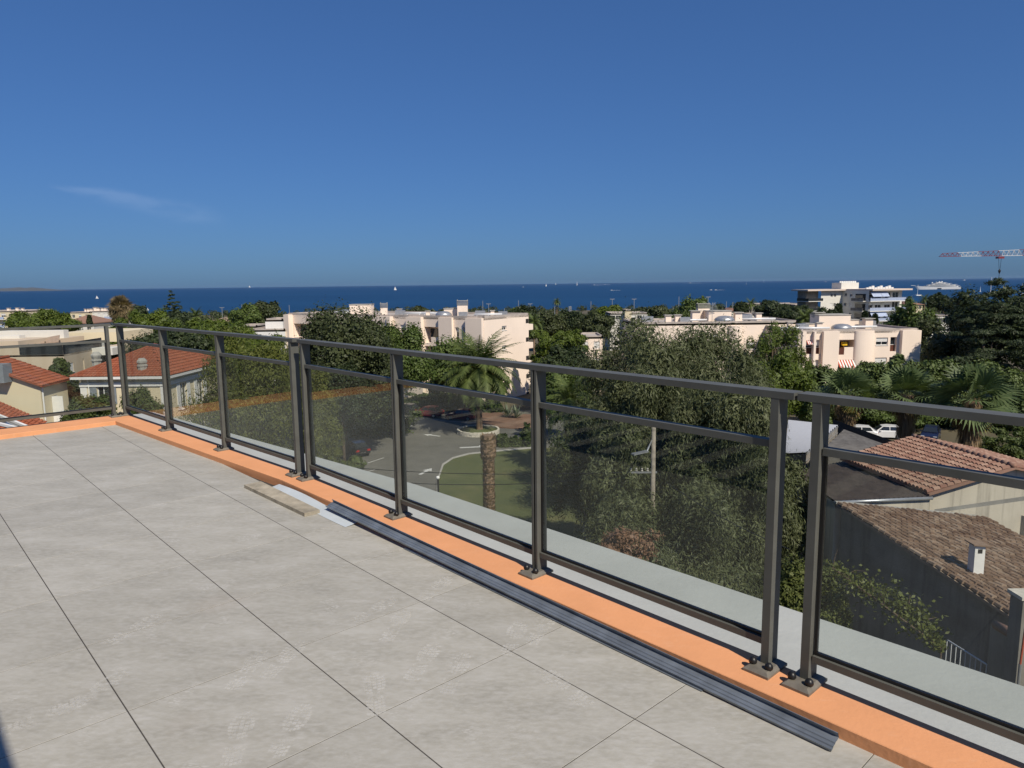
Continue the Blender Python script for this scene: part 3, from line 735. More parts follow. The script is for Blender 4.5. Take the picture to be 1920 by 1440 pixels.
def window(th, fc, h, depth=.2, shutter=0., frame='white', mull=1, shut_mat='white', sill=True):
    a0, a1, z0, z1 = h[:4]; m = MB(); d = -depth; t = .06
    fc.bx(m, a0, a0 + t, z0, z1, d - .03, d + .03); fc.bx(m, a1 - t, a1, z0, z1, d - .03, d + .03); fc.bx(m, a0 + t, a1 - t, z0, z0 + t, d - .03, d + .03); fc.bx(m, a0 + t, a1 - t, z1 - t, z1, d - .03, d + .03)
    for k in range(mull):
        c = a0 + (a1 - a0) * (k + 1) / (mull + 1); fc.bx(m, c - .03, c + .03, z0 + t, z1 - t, d - .03, d + .03)
    wn = m.build('window', frame, th)
    m = MB(); fc.bx(m, a0 + .01, a1 - .01, z0 + .01, z1 - .01, d - .05, d - .031); m.build('pane', 'win', wn)
    if shutter > 0:
        m = MB(); zc = z1 - (z1 - z0) * shutter; ns = max(3, int((z1 - zc) / .12))
        for k in range(ns):
            q0 = zc + (z1 - zc) * k / ns; q1 = zc + (z1 - zc) * (k + .9) / ns; fc.bx(m, a0 + .005, a1 - .005, q0, q1, d + .035, d + .06)
        m.build('roller_shutter', shut_mat, wn)
    if sill:
        m = MB(); fc.bx(m, a0 - .06, a1 + .06, z0 - .07, z0 - .002, -.02, .07); m.build('sill', frame, wn)
    return wn
def loggia(th, fc, h, depth=1.4, rail='pink', railfrac=.4, railspan=(0, 1), mat='pink', door=True):
    a0, a1, z0, z1 = h[:4]; m = MB()
    m.add([fc.P(a0, z0, -depth), fc.P(a1, z0, -depth), fc.P(a1, z1, -depth), fc.P(a0, z1, -depth)], [(0, 1, 2, 3)])
    lg = m.build('loggia', mat, th)
    if door:
        m = MB(); b0 = a0 + (a1 - a0) * .35; fc.bx(m, b0, a1 - .1, z0, z1 - .35, -depth + .01, -depth + .05); m.build('glazed_door', 'win', lg)
    if rail:
        m = MB(); fc.bx(m, a0 + (a1 - a0) * railspan[0], a0 + (a1 - a0) * railspan[1], z0, z0 + (z1 - z0) * railfrac, -.14, -.002); m.build('balustrade', rail, lg)
    return lg
def slab_roof(m, poly, z, par=.35, t=.22):
    """flat roof with parapet"""
    n = len(poly); m.prism(poly, z - .3, z - .02)
    cx = sum(p[0] for p in poly) / n; cy_ = sum(p[1] for p in poly) / n
    for i in range(n):
        a, b = Vector(poly[i]), Vector(poly[(i + 1) % n]); d = (b - a).normalized(); nn = Vector((-d.y, d.x))
        if nn.dot(Vector((cx, cy_)) - a) < 0: nn = -nn
        q = [a, b, b + nn * t, a + nn * t]; m.prism([tuple(x) for x in q], z - .02, z + par)
def roof_kit(th, items):
    """items on flat roofs: (kind, x, y, z, size)"""
    for kind, x, y, z, s in items:
        m = MB()
        if kind == 'chimney':
            m.box(x - s / 2, x + s / 2, y - s / 2, y + s / 2, z, z + s * 1.3); c = m.build('chimney', 'pink', th)
            m = MB(); m.box(x - s * .7, x + s * .7, y - s * .7, y + s * .7, z + s * 1.3 + .01, z + s * 1.3 + .12); m.build('cap', 'concrete', c)
        elif kind == 'box':
            m.box(x - s, x + s, y - s * .7, y + s * .7, z, z + s * .9); c = m.build('lift_housing', 'pink', th)
            m = MB(); m.box(x - s - .08, x + s + .08, y - s * .7 - .08, y + s * .7 + .08, z + s * .9 + .002, z + s * .9 + .12); m.build('cap', 'concrete', c)
        elif kind == 'dome':
            m.lathe([(s, 0), (s, s * .3), (s * .9, s * .45), (s * .6, s * .62), (s * .1, s * .68)], 14, (x, y, z)); m.build('roof_light', 'steel', th, True)
        elif kind == 'pipe':
            m.tube([(x - s, y, z + .35), (x + s, y, z + .35)], .16, 8)
            for k in (-.8, 0, .8): m.box(x + k * s - .06, x + k * s + .06, y - .1, y + .1, z, z + .2)
            m.build('duct', 'metalw', th, True)
        elif kind == 'unit':
            m.box(x - s, x + s, y - s * .6, y + s * .6, z + .15, z + .15 + s * .9)
            for k in (-1, 1): m.box(x + k * s * .7 - .08, x + k * s * .7 + .08, y - s * .5, y + s * .5, z, z + .149)
            m.build('roof_unit', 'steel', th)
        elif kind == 'stack':
            m.box(x - s * .7, x + s * .7, y - s * .5, y + s * .5, z, z + s * 1.5); c = m.build('chimney_stack', 'pink', th)
            m = MB()
            for q in range(4): m.box(x - s * .75, x + s * .75, y - s * .55, y + s * .55, z + s * 1.5 + .12 + q * .2, z + s * 1.5 + .2 + q * .2)
            for cx in (-.7, .7): m.box(x + cx * s - .05, x + cx * s + .05, y - .06, y + .06, z + s * 1.5 + .002, z + s * 1.5 + .95)
            m.build('louvred_cowl', 'concrete', c)
# ---- pink block in the middle of the picture
STO = 2.85
def pink_middle():
    STO = 3.03; C = W(907, 597, 106); zt = C.z; d1 = Vector((-.84, .54)).normalized(); d2 = Vector((.54, .84)).normalized()
    th = thing('apartment_block', 'pale pink apartment block with blank sunlit end wall behind the date palm', 'building', (C.x, C.y, ground_z(106)))
    fl = Face((C.x, C.y), d1); fe = Face((C.x, C.y), d2); z0 = ground_z(106)
    Ll = fl.hit(540, 590)[0]; Le = fe.hit(991, 590)[0]
    holes = []; fills = []
    for k in range(4):
        dz = -k * STO
        for (x0, y0, x1, y1, kind) in [(876, 613, 880, 645, 'skip'), (868, 614, 874, 645, 'slot'), (853.5, 614, 861, 645, 'slot'), (796, 613, 823, 643, 'log'), (750, 609, 764, 623, 'win'), (738, 609, 745, 613, 'vent'), (684, 607, 702, 628, 'win'), (551, 607, 590, 632, 'log'), (615, 607, 632, 630, 'win'), (650, 608, 662, 624, 'win')]:
            if kind == 'skip': continue
            a0, a1, b0, b1 = fl.rect(x0, y0, x1, y1); b0 += dz; b1 += dz
            dep = 1.5 if kind == 'log' else .45 if kind == 'slot' else .25
            holes.append((a0, a1, b0, b1, dep)); fills.append((kind, holes[-1], k))
    m = MB(); fl.wall(m, 0, Ll, z0, zt, holes); 
    eh = []
    for k in range(4):
        dz = -k * STO
        for (x0, y0, x1, y1) in [(941, 611, 950, 619)]:
            a0, a1, b0, b1 = fe.rect(x0, y0, x1, y1); eh.append((a0, a1, b0 + dz, b1 + dz, .25))
    fe.wall(m, 0, Le, z0, zt, eh)
    # back sides close the body
    a = fl.P(Ll, 0); b = fe.P(Le, 0); c = Vector((a.x + b.x - C.x, a.y + b.y - C.y, 0))
    m.add([(a.x, a.y, z0), (c.x, c.y, z0), (c.x, c.y, zt), (a.x, a.y, zt), (b.x, b.y, z0), (b.x, b.y, zt)], [(0, 1, 2, 3), (1, 4, 5, 2)])
    m.build('wall', 'pink', th)
    for kind, h, k in fills:
        if kind == 'win': window(th, fl, h, .2, .45 if k == 0 else .3 + .5 * rnd.random())
        elif kind == 'vent': window(th, fl, h, .2, 0, mull=0, sill=False)
        elif kind == 'slot':
            wn = window(th, fl, (h[0], h[1], h[2] + (h[3] - h[2]) * .42, h[3]), .35, .5, mull=0, sill=False)
            mm = MB(); fl.bx(mm, h[0], h[1], h[2], h[2] + (h[3] - h[2]) * .40, -.40, -.33); mm.build('brown_panel', 'brownpanel', wn)
        elif kind == 'log': loggia(th, fl, h, 1.45, 'pink', .36, (.0, .55)); 
    for h in eh: window(th, fe, h, .2, .3, mull=1)
    # proud wall fins and projecting pieces on the long front
    for (x0, x1, o) in [(876, 906.5, .55), (825, 850, .45), (766, 794, .7), (731, 737, .8), (540, 549, 1.0), (632, 683, .35), (703, 729, .5)]:
        a0 = fl.hit(x1, 600)[0]; a1 = fl.hit(x0, 600)[0]; mm = MB(); fl.bx(mm, a0, a1, z0, zt + .05, .004, o); mm.build('projecting_wall', 'pink', th)
    # balconies on the right-hand end
    for k in range(5):
        zz = zt - 2.55 - k * STO; mm = MB(); fe.bx(mm, Le + .003, Le + 1.9, zz, zz + .95, -2.5, -.3); bl = mm.build('balcony', 'pink', th)
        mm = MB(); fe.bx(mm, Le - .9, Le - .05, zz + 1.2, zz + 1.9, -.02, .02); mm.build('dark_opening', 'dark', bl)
    m = MB(); slab_roof(m, [tuple(C[:2]), tuple(fl.P(Ll, 0)[:2]), tuple(c[:2]), tuple(fe.P(Le, 0)[:2])], zt + .002, .30); m.build('flat_roof', 'pinkroof', th)
    def on(px, back): 
        a = fl.hit(px, 595)[0]; q = fl.P(a, 0, -back); return q.x, q.y
    kit = []
    for px, back, kind, s in [(835, 4.5, 'stack', 1.15), (812, 5.0, 'box', 1.3), (858, 6, 'unit', .8), (640, 5, 'box', 1.9), (682, 5, 'stack', .8), (622, 3.5, 'dome', 1.4), (814, 2.4, 'dome', 1.3), (845, 3.2, 'unit', .7), (720, 4, 'unit', .8), (745, 5.5, 'pipe', 2.5), (775, 6, 'pipe', 2.6), (700, 6.5, 'chimney', .7), (880, 5, 'pipe', 2.2), (895, 7, 'unit', .7), (780, 3, 'chimney', .6), (600, 6, 'pipe', 3.0), (868, 8, 'chimney', .6)]:
        x, y = on(px, back); kit.append((kind, x, y, zt, s))
    roof_kit(th, kit)
pink_middle()

# ---- pink block on the right
def pink_right():
    Y = 100.; zr = W(1610, 621, Y).z; z0 = ground_z(100)
    th = thing('apartment_block', 'pale pink apartment block with rounded stair bay, right of the umbrella pine', 'building', (W(1610, 700, Y).x, Y, z0))
    f = Face((W(1498, 600, Y).x, Y), (1, 0.03)); L = f.hit(1722, 620)[0]
    holes, fills = [], []
    for k in range(4):
        dz = -k * STO
        for (x0, y0, x1, y1, kind) in [(1512, 638, 1523, 664, 'slotr'), (1527.5, 637, 1537.5, 664, 'slot'), (1571, 637, 1600.5, 665, 'log'), (1643, 633, 1664.5, 647, 'win'), (1670, 632, 1680, 659, 'slot')]:
            a0, a1, b0, b1 = f.rect(x0, y0, x1, y1); dep = 1.5 if kind == 'log' else .5 if 'slot' in kind else .22
            holes.append((a0, a1, b0 + dz, b1 + dz, dep)); fills.append((kind, holes[-1], k))
    m = MB(); f.wall(m, 0, L, z0, zr, holes)
    e = f.P(L, 0); g = f.P(L, 0, -13); h2 = f.P(0, 0, -13); o = f.P(0, 0)
    for a, b in ((e, g), (g, h2), (h2, o)): m.add([(a.x, a.y, z0), (b.x, b.y, z0), (b.x, b.y, zr), (a.x, a.y, zr)], [(0, 1, 2, 3)])
    m.build('wall', 'pink', th)
    for kind, h, k in fills:
        if kind == 'win': window(th, f, h, .18, .55 if k == 0 else .9)
        elif kind in ('slot', 'slotr'):
            wn = window(th, f, (h[0], h[1], h[2] + (h[3] - h[2]) * .45, h[3]), .4, .75 if h[0] < 8 else 0, mull=0, sill=False)
            mm = MB(); f.bx(mm, h[0], h[1], h[2], h[2] + (h[3] - h[2]) * .43, -.46, -.38); mm.build('brown_panel', 'brownpanel', wn)
            if kind == 'slotr' and k == 0:
                ns = 7
                for q in range(ns):
                    mm = MB(); q0 = h[0] + (h[1] - h[0]) * q / ns; q1 = h[0] + (h[1] - h[0]) * (q + 1) / ns
                    mm.add([f.P(q0, h[3], -.1), f.P(q1, h[3], -.1), f.P(q1, h[3] - .55, .55), f.P(q0, h[3] - .55, .55)], [(0, 1, 2, 3)]); mm.build('awning_stripe', 'redstripe' if q % 2 == 0 else 'white', wn)
        elif kind == 'log':
            lg = loggia(th, f, h, 1.5, 'pink', .50, (.42, 1.0))
            mm = MB(); f.bx(mm, h[0], h[0] + (h[1] - h[0]) * .41, h[2], h[2] + (h[3] - h[2]) * .46, -.10, -.04); mm.build('lattice_panel', 'brownpanel', lg)
            if k == 1:
                for q in range(12):
                    mm = MB(); q0 = h[0] + (h[1] - h[0]) * q / 12; q1 = h[0] + (h[1] - h[0]) * (q + 1) / 12
                    mm.add([f.P(q0, h[3], -.05), f.P(q1, h[3], -.05), f.P(q1, h[3] - 1.0, 1.0), f.P(q0, h[3] - 1.0, 1.0)], [(0, 1, 2, 3)]); mm.build('awning_stripe', 'redstripe' if q % 2 == 0 else 'white', lg)
    for (x0, x1, o) in [(1541, 1570.5, .6), (1687, 1722, .7), (1504, 1511, .2), (1523.3, 1527.2, .6)]:
        a0 = f.hit(x0, 630)[0]; a1 = f.hit(x1, 630)[0]; mm = MB(); f.bx(mm, a0, a1, z0, zr + .04, .004, o); mm.build('projecting_wall', 'pink', th)
    a0 = f.hit(1602, 630)[0]; a1 = f.hit(1639, 630)[0]; c = (a0 + a1) / 2; r = (a1 - a0) / 2
    pts = [f.P(c + r * math.cos(t), 0, .002 + r * .42 * math.sin(t)) for t in [math.pi * k / 16 for k in range(17)]]
    mm = MB(); mm.prism([(p.x, p.y) for p in pts], z0, zr + .03); mm.build('stair_bay', 'pink', th, False)
    m = MB(); slab_roof(m, [tuple(f.P(0, 0)[:2]), tuple(f.P(L, 0)[:2]), tuple(f.P(L, 0, -13)[:2]), tuple(f.P(0, 0, -13)[:2])], zr + .002, .28); m.build('flat_roof', 'pinkroof', th)
    kit = []
    for px, back, kind, s in [(1510, 3, 'pipe', 2.6), (1530, 4.5, 'unit', .8), (1549, 5, 'box', .9), (1553, 3, 'chimney', .8), (1570, 6, 'stack', 1.1), (1590, 5.5, 'box', 2.3), (1592, 2.2, 'dome', 1.4), (1612, 5, 'chimney', 1.2), (1630, 4, 'pipe', 3.2), (1661, 5, 'chimney', 1.1), (1675, 7, 'unit', 1.0), (1520, 7, 'chimney', .7), (1540, 2.2, 'pipe', 2.2), (1650, 9, 'box', 1.2)]:
        a = f.hit(px, 618)[0]; q = f.P(a, 0, -back); kit.append((kind, q.x, q.y, zr, s))
    roof_kit(th, kit)
    ch = MB(); a0, a1, b0, b1 = f.rect(1584, 643, 1592, 652); q = f.P((a0 + a1) / 2, b0, -.9)
    zb = holes[2][2]
    ch.box(q.x - .3, q.x + .3, q.y - .3, q.y + .3, zb + .42, zb + .48); ch.box(q.x - .3, q.x + .3, q.y + .22, q.y + .3, zb + .48, zb + .95)
    for sx in (-.26, .2):
        for sy in (-.28, .22): ch.box(q.x + sx, q.x + sx + .06, q.y + sy, q.y + sy + .06, zb, zb + .42)
    ch.box(q.x - .34, q.x + .34, q.y - .34, q.y + .15, zb + 1.25, zb + 1.75); ch.box(q.x - .05, q.x + .05, q.y - .05, q.y + .05, zb + .48, zb + 1.25)
    solo(ch, 'folded_parasol', 'yellow', 'yellow parasol and chair on the upper loggia of the right pink block', 'parasol')
    # lower wing behind the eucalyptus
    Y2 = 112.; z2 = W(1440, 605, Y2).z
    t2 = thing('apartment_wing', 'pale pink flat-roofed wing half hidden behind the big eucalyptus', 'building', (W(1340, 700, Y2).x, Y2, z0))
    f2 = Face((W(1190, 600, Y2).x, Y2), (1, 0)); L2 = f2.hit(1495, 605)[0]
    hs = [f2.rect(1330, 626, 1345, 640) + (.25,), (f2.rect(1400, 640, 1415, 655)) + (.25,), f2.rect(1455, 640, 1470, 655) + (.25,)]
    m = MB(); f2.wall(m, 0, L2, z0, z2, hs)
    a, b = f2.P(0, 0), f2.P(L2, 0); c_, d_ = f2.P(L2, 0, -12), f2.P(0, 0, -12)
    for p, q in ((b, c_), (c_, d_), (d_, a)): m.add([(p.x, p.y, z0), (q.x, q.y, z0), (q.x, q.y, z2), (p.x, p.y, z2)], [(0, 1, 2, 3)])
    m.build('wall', 'pink', t2)
    for h in hs: window(t2, f2, h, .2, .4)
    a0 = f2.hit(1367, 620)[0]; a1 = f2.hit(1390, 620)[0]; cc = (a0 + a1) / 2; r = (a1 - a0) / 2 * 1.2
    pts = [f2.P(cc + r * math.cos(t), 0, .002 + r * .7 * math.sin(t)) for t in [math.pi * k / 14 for k in range(15)]]
    mm = MB(); mm.prism([(p.x, p.y) for p in pts], z0, z2 - .4); mm.build('stair_bay', 'pink', t2)
    m = MB(); slab_roof(m, [(a.x, a.y), (b.x, b.y), (c_.x, c_.y), (d_.x, d_.y)], z2 + .002, .3); m.build('flat_roof', 'pinkroof', t2)
    kit = []
    for px, back, kind, s in [(1260, 3, 'chimney', .9), (1280, 3.5, 'chimney', .9), (1292, 3, 'unit', .8), (1310, 4, 'pipe', 3.2), (1322, 6, 'chimney', 1.3), (1340, 7, 'stack', 1.4), (1362, 5, 'box', 1.9), (1366, 2.2, 'dome', 1.6), (1398, 4, 'chimney', 1.1), (1420, 6, 'unit', 1.0), (1440, 5, 'pipe', 3.0), (1450, 7, 'chimney', .9), (1225, 5, 'unit', .9), (1385, 7, 'pipe', 2.4)]:
        a_ = f2.hit(px, 605)[0]; q = f2.P(a_, 0, -back); kit.append((kind, q.x, q.y, z2, s))
    roof_kit(t2, kit)
    q = f2.P(f2.hit(1345, 605)[0], z2, -3); m = MB(); m.tube([(q.x, q.y, z2), (q.x, q.y, z2 + 3.2)], .04, 6)
    for k in range(6): m.bar((q.x - .6 + .1 * k, q.y, z2 + 2.0 + .2 * k), (q.x + .9 - .08 * k, q.y + .1, z2 + 2.1 + .2 * k), .05, .05)
    m.bar((q.x - .5, q.y, z2 + 1.9), (q.x + .5, q.y, z2 + 3.2), .05, .05)
    solo(m, 'roof_antenna', 'steel', 'spiky television antenna mast on the pink wing roof', 'antenna')
pink_right()

# ---- white balcony block far right
def white_block():
    n = Vector((.29, -.956)); d = Vector((.956, .29)); side = Vector((-.29, .956))
    c0 = W(1630, 545, 205); zt = c0.z; z0 = ground_z(215); C = Vector((c0.x, c0.y))
    th = thing('apartment_tower', 'six-storey white apartment block with balconies and pale blue awnings by the sea', 'building', (C.x, C.y, z0))
    right = Face(C, d); sd = Face(C, side); B2 = C + side * 10.5
    left = Face(B2, -d)
    sd.n = Vector((-.956, -.29)); right.n = n.copy(); left.n = n.copy()
    SH = 2.85
    m = MB(); hs = []
    for k in range(6):
        zb = zt - .3 - k * SH
        hs += [(6.4, 7.4, zb - 1.5, zb - .5, .2), (8.6, 9.6, zb - 1.5, zb - .5, .2)]
    sd.wall(m, 0, 10.5, z0, zt, hs); 
    hl = [(2.2 + 1.2 * q, 3.0 + 1.2 * q, zt - .9 - k * SH - 1.0, zt - .9 - k * SH, .2) for k in range(6) for q in range(2)]
    left.wall(m, 0, 7.66, z0, zt, hl)
    rr = Face(C - n * 1.6, d); rr.n = n.copy(); hr = []
    for k in range(6):
        zb = zt - .45 - k * SH; hr += [(a, a + 2.2, zb - 2.1, zb - .1, .2) for a in (.8, 3.8, 7.2, 10.0)]
    rr.wall(m, 0, 13.5, z0, zt, hr)
    P = [C - n * 1.6, C - n * 1.6 + d * 13.5, C + d * 13.5 + side * 16, C + side * 16]
    for a, b in ((P[1], P[2]), (P[2], P[3])): m.add([(a.x, a.y, z0), (b.x, b.y, z0), (b.x, b.y, zt), (a.x, a.y, zt)], [(0, 1, 2, 3)])
    m.build('wall', 'offw', th)
    for h in hs + hl: 
        fc = sd if h in hs else left
        window(th, fc, h, .15, rnd.choice([0, .3, 1.0]), mull=1, sill=False)
    for h in hr: window(th, rr, h, .15, rnd.choice([0, 0, .4]), mull=1, sill=False)
    for k in range(6):
        zb = zt - .3 - (k + 1) * SH
        mm = MB(); right.bx(mm, -.2, 12.9, zb, zb + .22, -1.6, .9); b = mm.build('balcony', 'white', th)
        mm = MB()
        right.bx(mm, -.2, 12.9, zb + 1.05, zb + 1.12, .78, .86); right.bx(mm, -.15, 12.8, zb + .24, zb + 1.04, .80, .83); mm.build('balustrade', 'blueaw', b)
        if k in (0, 2, 4, 5):
            for a0, a1 in ((.3, 3.6), (3.7, 6.2)) if k != 2 else ((.3, 6.0),):
                mm = MB(); mm.add([right.P(a0, zb + SH - .05, .2), right.P(a1, zb + SH - .05, .2), right.P(a1, zb + SH - 1.4, 1.3), right.P(a0, zb + SH - 1.4, 1.3), right.P(a0, zb + SH - .09, .2), right.P(a1, zb + SH - .09, .2), right.P(a1, zb + SH - 1.44, 1.3), right.P(a0, zb + SH - 1.44, 1.3)], [(0, 1, 2, 3), (7, 6, 5, 4), (0, 3, 7, 4), (2, 1, 5, 6), (3, 2, 6, 7)]); mm.build('awning', 'blueaw', b)
        mm = MB(); sd.bx(mm, .9, 5.6, zb, zb + .2, .003, 1.2); b = mm.build('balcony', 'offw', th)
        mm = MB(); sd.bx(mm, .9, 5.6, zb + .2, zb + 1.0, 1.08, 1.14); mm.build('balustrade', 'greyw', b)
        mm = MB(); sd.bx(mm, 1.2, 5.2, zb + .25, zb + 2.2, -.02, .02); mm.build('glazed_door', 'win', b)
        mm = MB(); left.bx(mm, 7.67, 13.0, zb, zb + .2, -4.0, 1.2); b = mm.build('balcony', 'offw', th)
        mm = MB(); left.bx(mm, 7.8, 13.0, zb + .2, zb + 1.0, 1.08, 1.14); left.bx(mm, 12.9, 12.96, zb + .2, zb + 1.0, -4, 1.07); mm.build('balustrade', 'win', b)
    mm = MB(); left.bx(mm, 7.67, 12.0, z0, zt - .05, -5, -1.2); mm.build('rear_wing', 'greyw', th)
    m = MB(); fl = [B2 - d * 13.6 + n * 1.4, B2 + n * 1.4 - d * .0, C + n * 1.3, C + d * 14.3 + n * 1.3, C + d * 14.3 + side * 16, B2 - d * 13.6 + side * 6]
    m.prism([(p.x, p.y) for p in fl], zt, zt + .45); m.build('flat_roof', 'pinkw', th)
    q = B2 + d * 1.5; m = MB(); m.prism([(p.x, p.y) for p in (q - d * 2, q + d * 4.4, q + d * 4.4 + side * 4, q - d * 2 + side * 4)], zt + .452, zt + 2.3); m.build('lift_housing', 'offw', th)
    m = MB()
    for k in range(9):
        p = q - d * 1.6 + d * .68 * k + side * 1; m.box(p.x - .22, p.x + .22, p.y - .22, p.y + .22, zt + 2.302, zt + 2.8)
    for k in range(10):
        p = C + d * (2 + k) + side * 3; m.box(p.x - .35, p.x + .35, p.y - .3, p.y + .3, zt + .452, zt + .85 + .25 * (k % 3))
    m.build('roof_vents', 'white', th)
M['pinkw'] = plain('pale_roof_fascia', (.62, .52, .45), .85, var=.04)
white_block()

def simple_block(name, label, px0, px1, ytop, Y, depth, mat, rows, cols, ang=0.0, roofmat='pinkroof', z0=None, cat='building', win_h=1.2, win_w=1.0, balc=False, sto=2.8, first=.75, kit=()):
    zt = W((px0 + px1) / 2, ytop, Y).z; z0 = ground_z(Y) if z0 is None else z0
    a = W(px0, ytop, Y); f = Face((a.x, a.y), (math.cos(ang), math.sin(ang))); L = f.hit(px1, ytop)[0]
    th = thing(name, label, cat, (a.x, a.y, z0)); hs = []
    for r in range(rows):
        for c in range(cols):
            x = L * (c + .5) / cols; zz = zt - first - r * sto
            if zz - win_h < z0: continue
            hs.append((x - win_w / 2, x + win_w / 2, zz - win_h, zz, .2))
    m = MB(); f.wall(m, 0, L, z0, zt, hs)
    p = [f.P(0, 0), f.P(L, 0), f.P(L, 0, -depth), f.P(0, 0, -depth)]
    for i, j in ((1, 2), (2, 3), (3, 0)): m.add([(p[i].x, p[i].y, z0), (p[j].x, p[j].y, z0), (p[j].x, p[j].y, zt), (p[i].x, p[i].y, zt)], [(0, 1, 2, 3)])
    m.build('wall', mat, th)
    for h in hs: window(th, f, h, .15, rnd.choice([0, 0, .5, 1]), sill=False)
    m = MB(); slab_roof(m, [(q.x, q.y) for q in p], zt + .002, .25); m.build('flat_roof', roofmat, th)
    if balc:
        for r in range(rows):
            zz = zt - first - r * sto - win_h - .9; m = MB(); f.bx(m, L * balc[0], L * balc[1], zz, zz + .15, .003, 1.3); b = m.build('balcony', 'white', th)
            m = MB(); f.bx(m, L * balc[0], L * balc[1], zz + .15, zz + 1.0, 1.2, 1.28); m.build('balustrade', 'blueaw', b)
    kk = []
    for kind, fr, bk, s in kit:
        q = f.P(L * fr, 0, -bk); kk.append((kind, q.x, q.y, zt, s))
    roof_kit(th, kk)
    return th, f, zt, L
def hip_house(name, label, px0, px1, yeave, yridge, Y, depth, wallmat, roofmat, z0=None, ang=0., cols=3, over=.4):
    a = W(px0, yeave, Y); zt = a.z; f = Face((a.x, a.y), (math.cos(ang), math.sin(ang))); L = f.hit(px1, yeave)[0]; z0 = ground_z(Y) if z0 is None else z0
    th = thing(name, label, 'house', (a.x, a.y, z0)); hs = [(L * (c + .5) / cols - .5, L * (c + .5) / cols + .5, zt - 2.0, zt - .7, .2) for c in range(cols)]
    m = MB(); f.wall(m, 0, L, z0, zt, hs); p = [f.P(0, 0), f.P(L, 0), f.P(L, 0, -depth), f.P(0, 0, -depth)]
    for i, j in ((1, 2), (2, 3), (3, 0)): m.add([(p[i].x, p[i].y, z0), (p[j].x, p[j].y, z0), (p[j].x, p[j].y, zt), (p[i].x, p[i].y, zt)], [(0, 1, 2, 3)])
    m.build('wall', wallmat, th)
    for h in hs: window(th, f, h, .15, rnd.choice([0, 1, .4]), sill=False)
    zr = W((px0 + px1) / 2, yridge, Y + depth / 2).z; g = min(L, depth) / 2
    e = [f.P(-over, zt, over), f.P(L + over, zt, over), f.P(L + over, zt, -depth - over), f.P(-over, zt, -depth - over)]
    r = [f.P(g, zr, -depth / 2), f.P(L - g, zr, -depth / 2)] if L >= depth else [f.P(L / 2, zr, -g), f.P(L / 2, zr, -depth + g)]
    m = MB(); m.v = [tuple(x) for x in e + r] + [(x.x, x.y, x.z - .18) for x in e]
    if L >= depth: m.f = [(0, 1, 5, 4), (1, 2, 5), (2, 3, 4, 5), (3, 0, 4)]
    else: m.f = [(0, 1, 4), (1, 2, 5, 4), (2, 3, 5), (3, 0, 4, 5)]
    m.f += [(0, 6, 7, 1), (1, 7, 8, 2), (2, 8, 9, 3), (3, 9, 6, 0), (9, 8, 7, 6)]
    m.build('roof', roofmat, th)
    return th

# ---- tiled roofs: nearest tiles as single pieces, the rest joined
def barrel_mesh(length, r0, r1, rise, mat, nseg=4):
    V, Fc = [], []
    for y, r in ((0, r0), (length, r1)):
        for k in range(nseg + 1):
            t = math.pi * k / nseg; V.append((-r * math.cos(t), y, rise * math.sin(t) * r / r0))
    for k in range(nseg): Fc.append((k, k + 1, nseg + 1 + k + 1, nseg + 1 + k))
    V += [(-r0, 0, -.03), (r0, 0, -.03)]; n = len(V); Fc.append(tuple([n - 2] + list(range(0, nseg + 1)) + [n - 1]))
    me = bpy.data.meshes.new('roof_tile'); me.from_pydata(V, [], Fc); me.materials.append(M[mat]); return me
def tile_field(parent, o, ex, ey, nx, ny, dx, dy, mat, single=300, r=None, jitter=.006, seed=1, inside=None, rise=None):
    ex, ey = Vector(ex).normalized(), Vector(ey).normalized(); nz = ex.cross(ey).normalized()
    if nz.z < 0: nz = -nz
    o = Vector(o); me = barrel_mesh(dy * 1.18, dx * .5, dx * .42, rise or dx * .50, mat); rr = random.Random(seed); org = ORG[parent.name]
    cells = []
    for i in range(nx):
        for j in range(ny):
            p = o + ex * ((i + .5) * dx) + ey * (j * dy)
            if inside and not inside((i + .5) * dx, j * dy): continue
            cells.append((p - Vector((0, 0, CAMZ)), p))
    cells.sort(key=lambda c: c[0].length)
    tilt = .11
    V, Fc = [], []; base = [v.co.copy() for v in me.vertices]; bf = [tuple(p.vertices) for p in me.polygons]
    for k, (_, p) in enumerate(cells):
        e2 = (ey - nz * (tilt + rr.uniform(-jitter, jitter) * 2)).normalized(); e1 = (ex + ey * rr.uniform(-jitter, jitter) * 2).normalized(); n2 = e1.cross(e2).normalized()
        if n2.z < 0: n2 = -n2
        q = p - org + nz * (.05 + rr.uniform(0, jitter) * 1.5)
        mat4 = Matrix(((e1.x, e2.x, n2.x, q.x), (e1.y, e2.y, n2.y, q.y), (e1.z, e2.z, n2.z, q.z), (0, 0, 0, 1)))
        if k < single:
            ob_ = bpy.data.objects.new('roof_tile', me); COL.objects.link(ob_); ob_.parent = parent; ob_.matrix_local = mat4; ORG[ob_.name] = org
        else:
            s_ = len(V); V += [tuple(mat4 @ c) for c in base]; Fc += [tuple(i + s_ for i in f_) for f_ in bf]
    if V:
        m2 = bpy.data.meshes.new('roof_tiling'); m2.from_pydata(V, [], Fc); m2.materials.append(M[mat])
        ob_ = bpy.data.objects.new('roof_tiling', m2); COL.objects.link(ob_); ob_.parent = parent; ORG[ob_.name] = org; ob_['kind'] = 'stuff'
def slabquad(m, a, b, c, d, t=.12):
    P = [Vector(x) for x in (a, b, c, d)]; m.hexa([p - Vector((0, 0, t)) for p in P] + P)

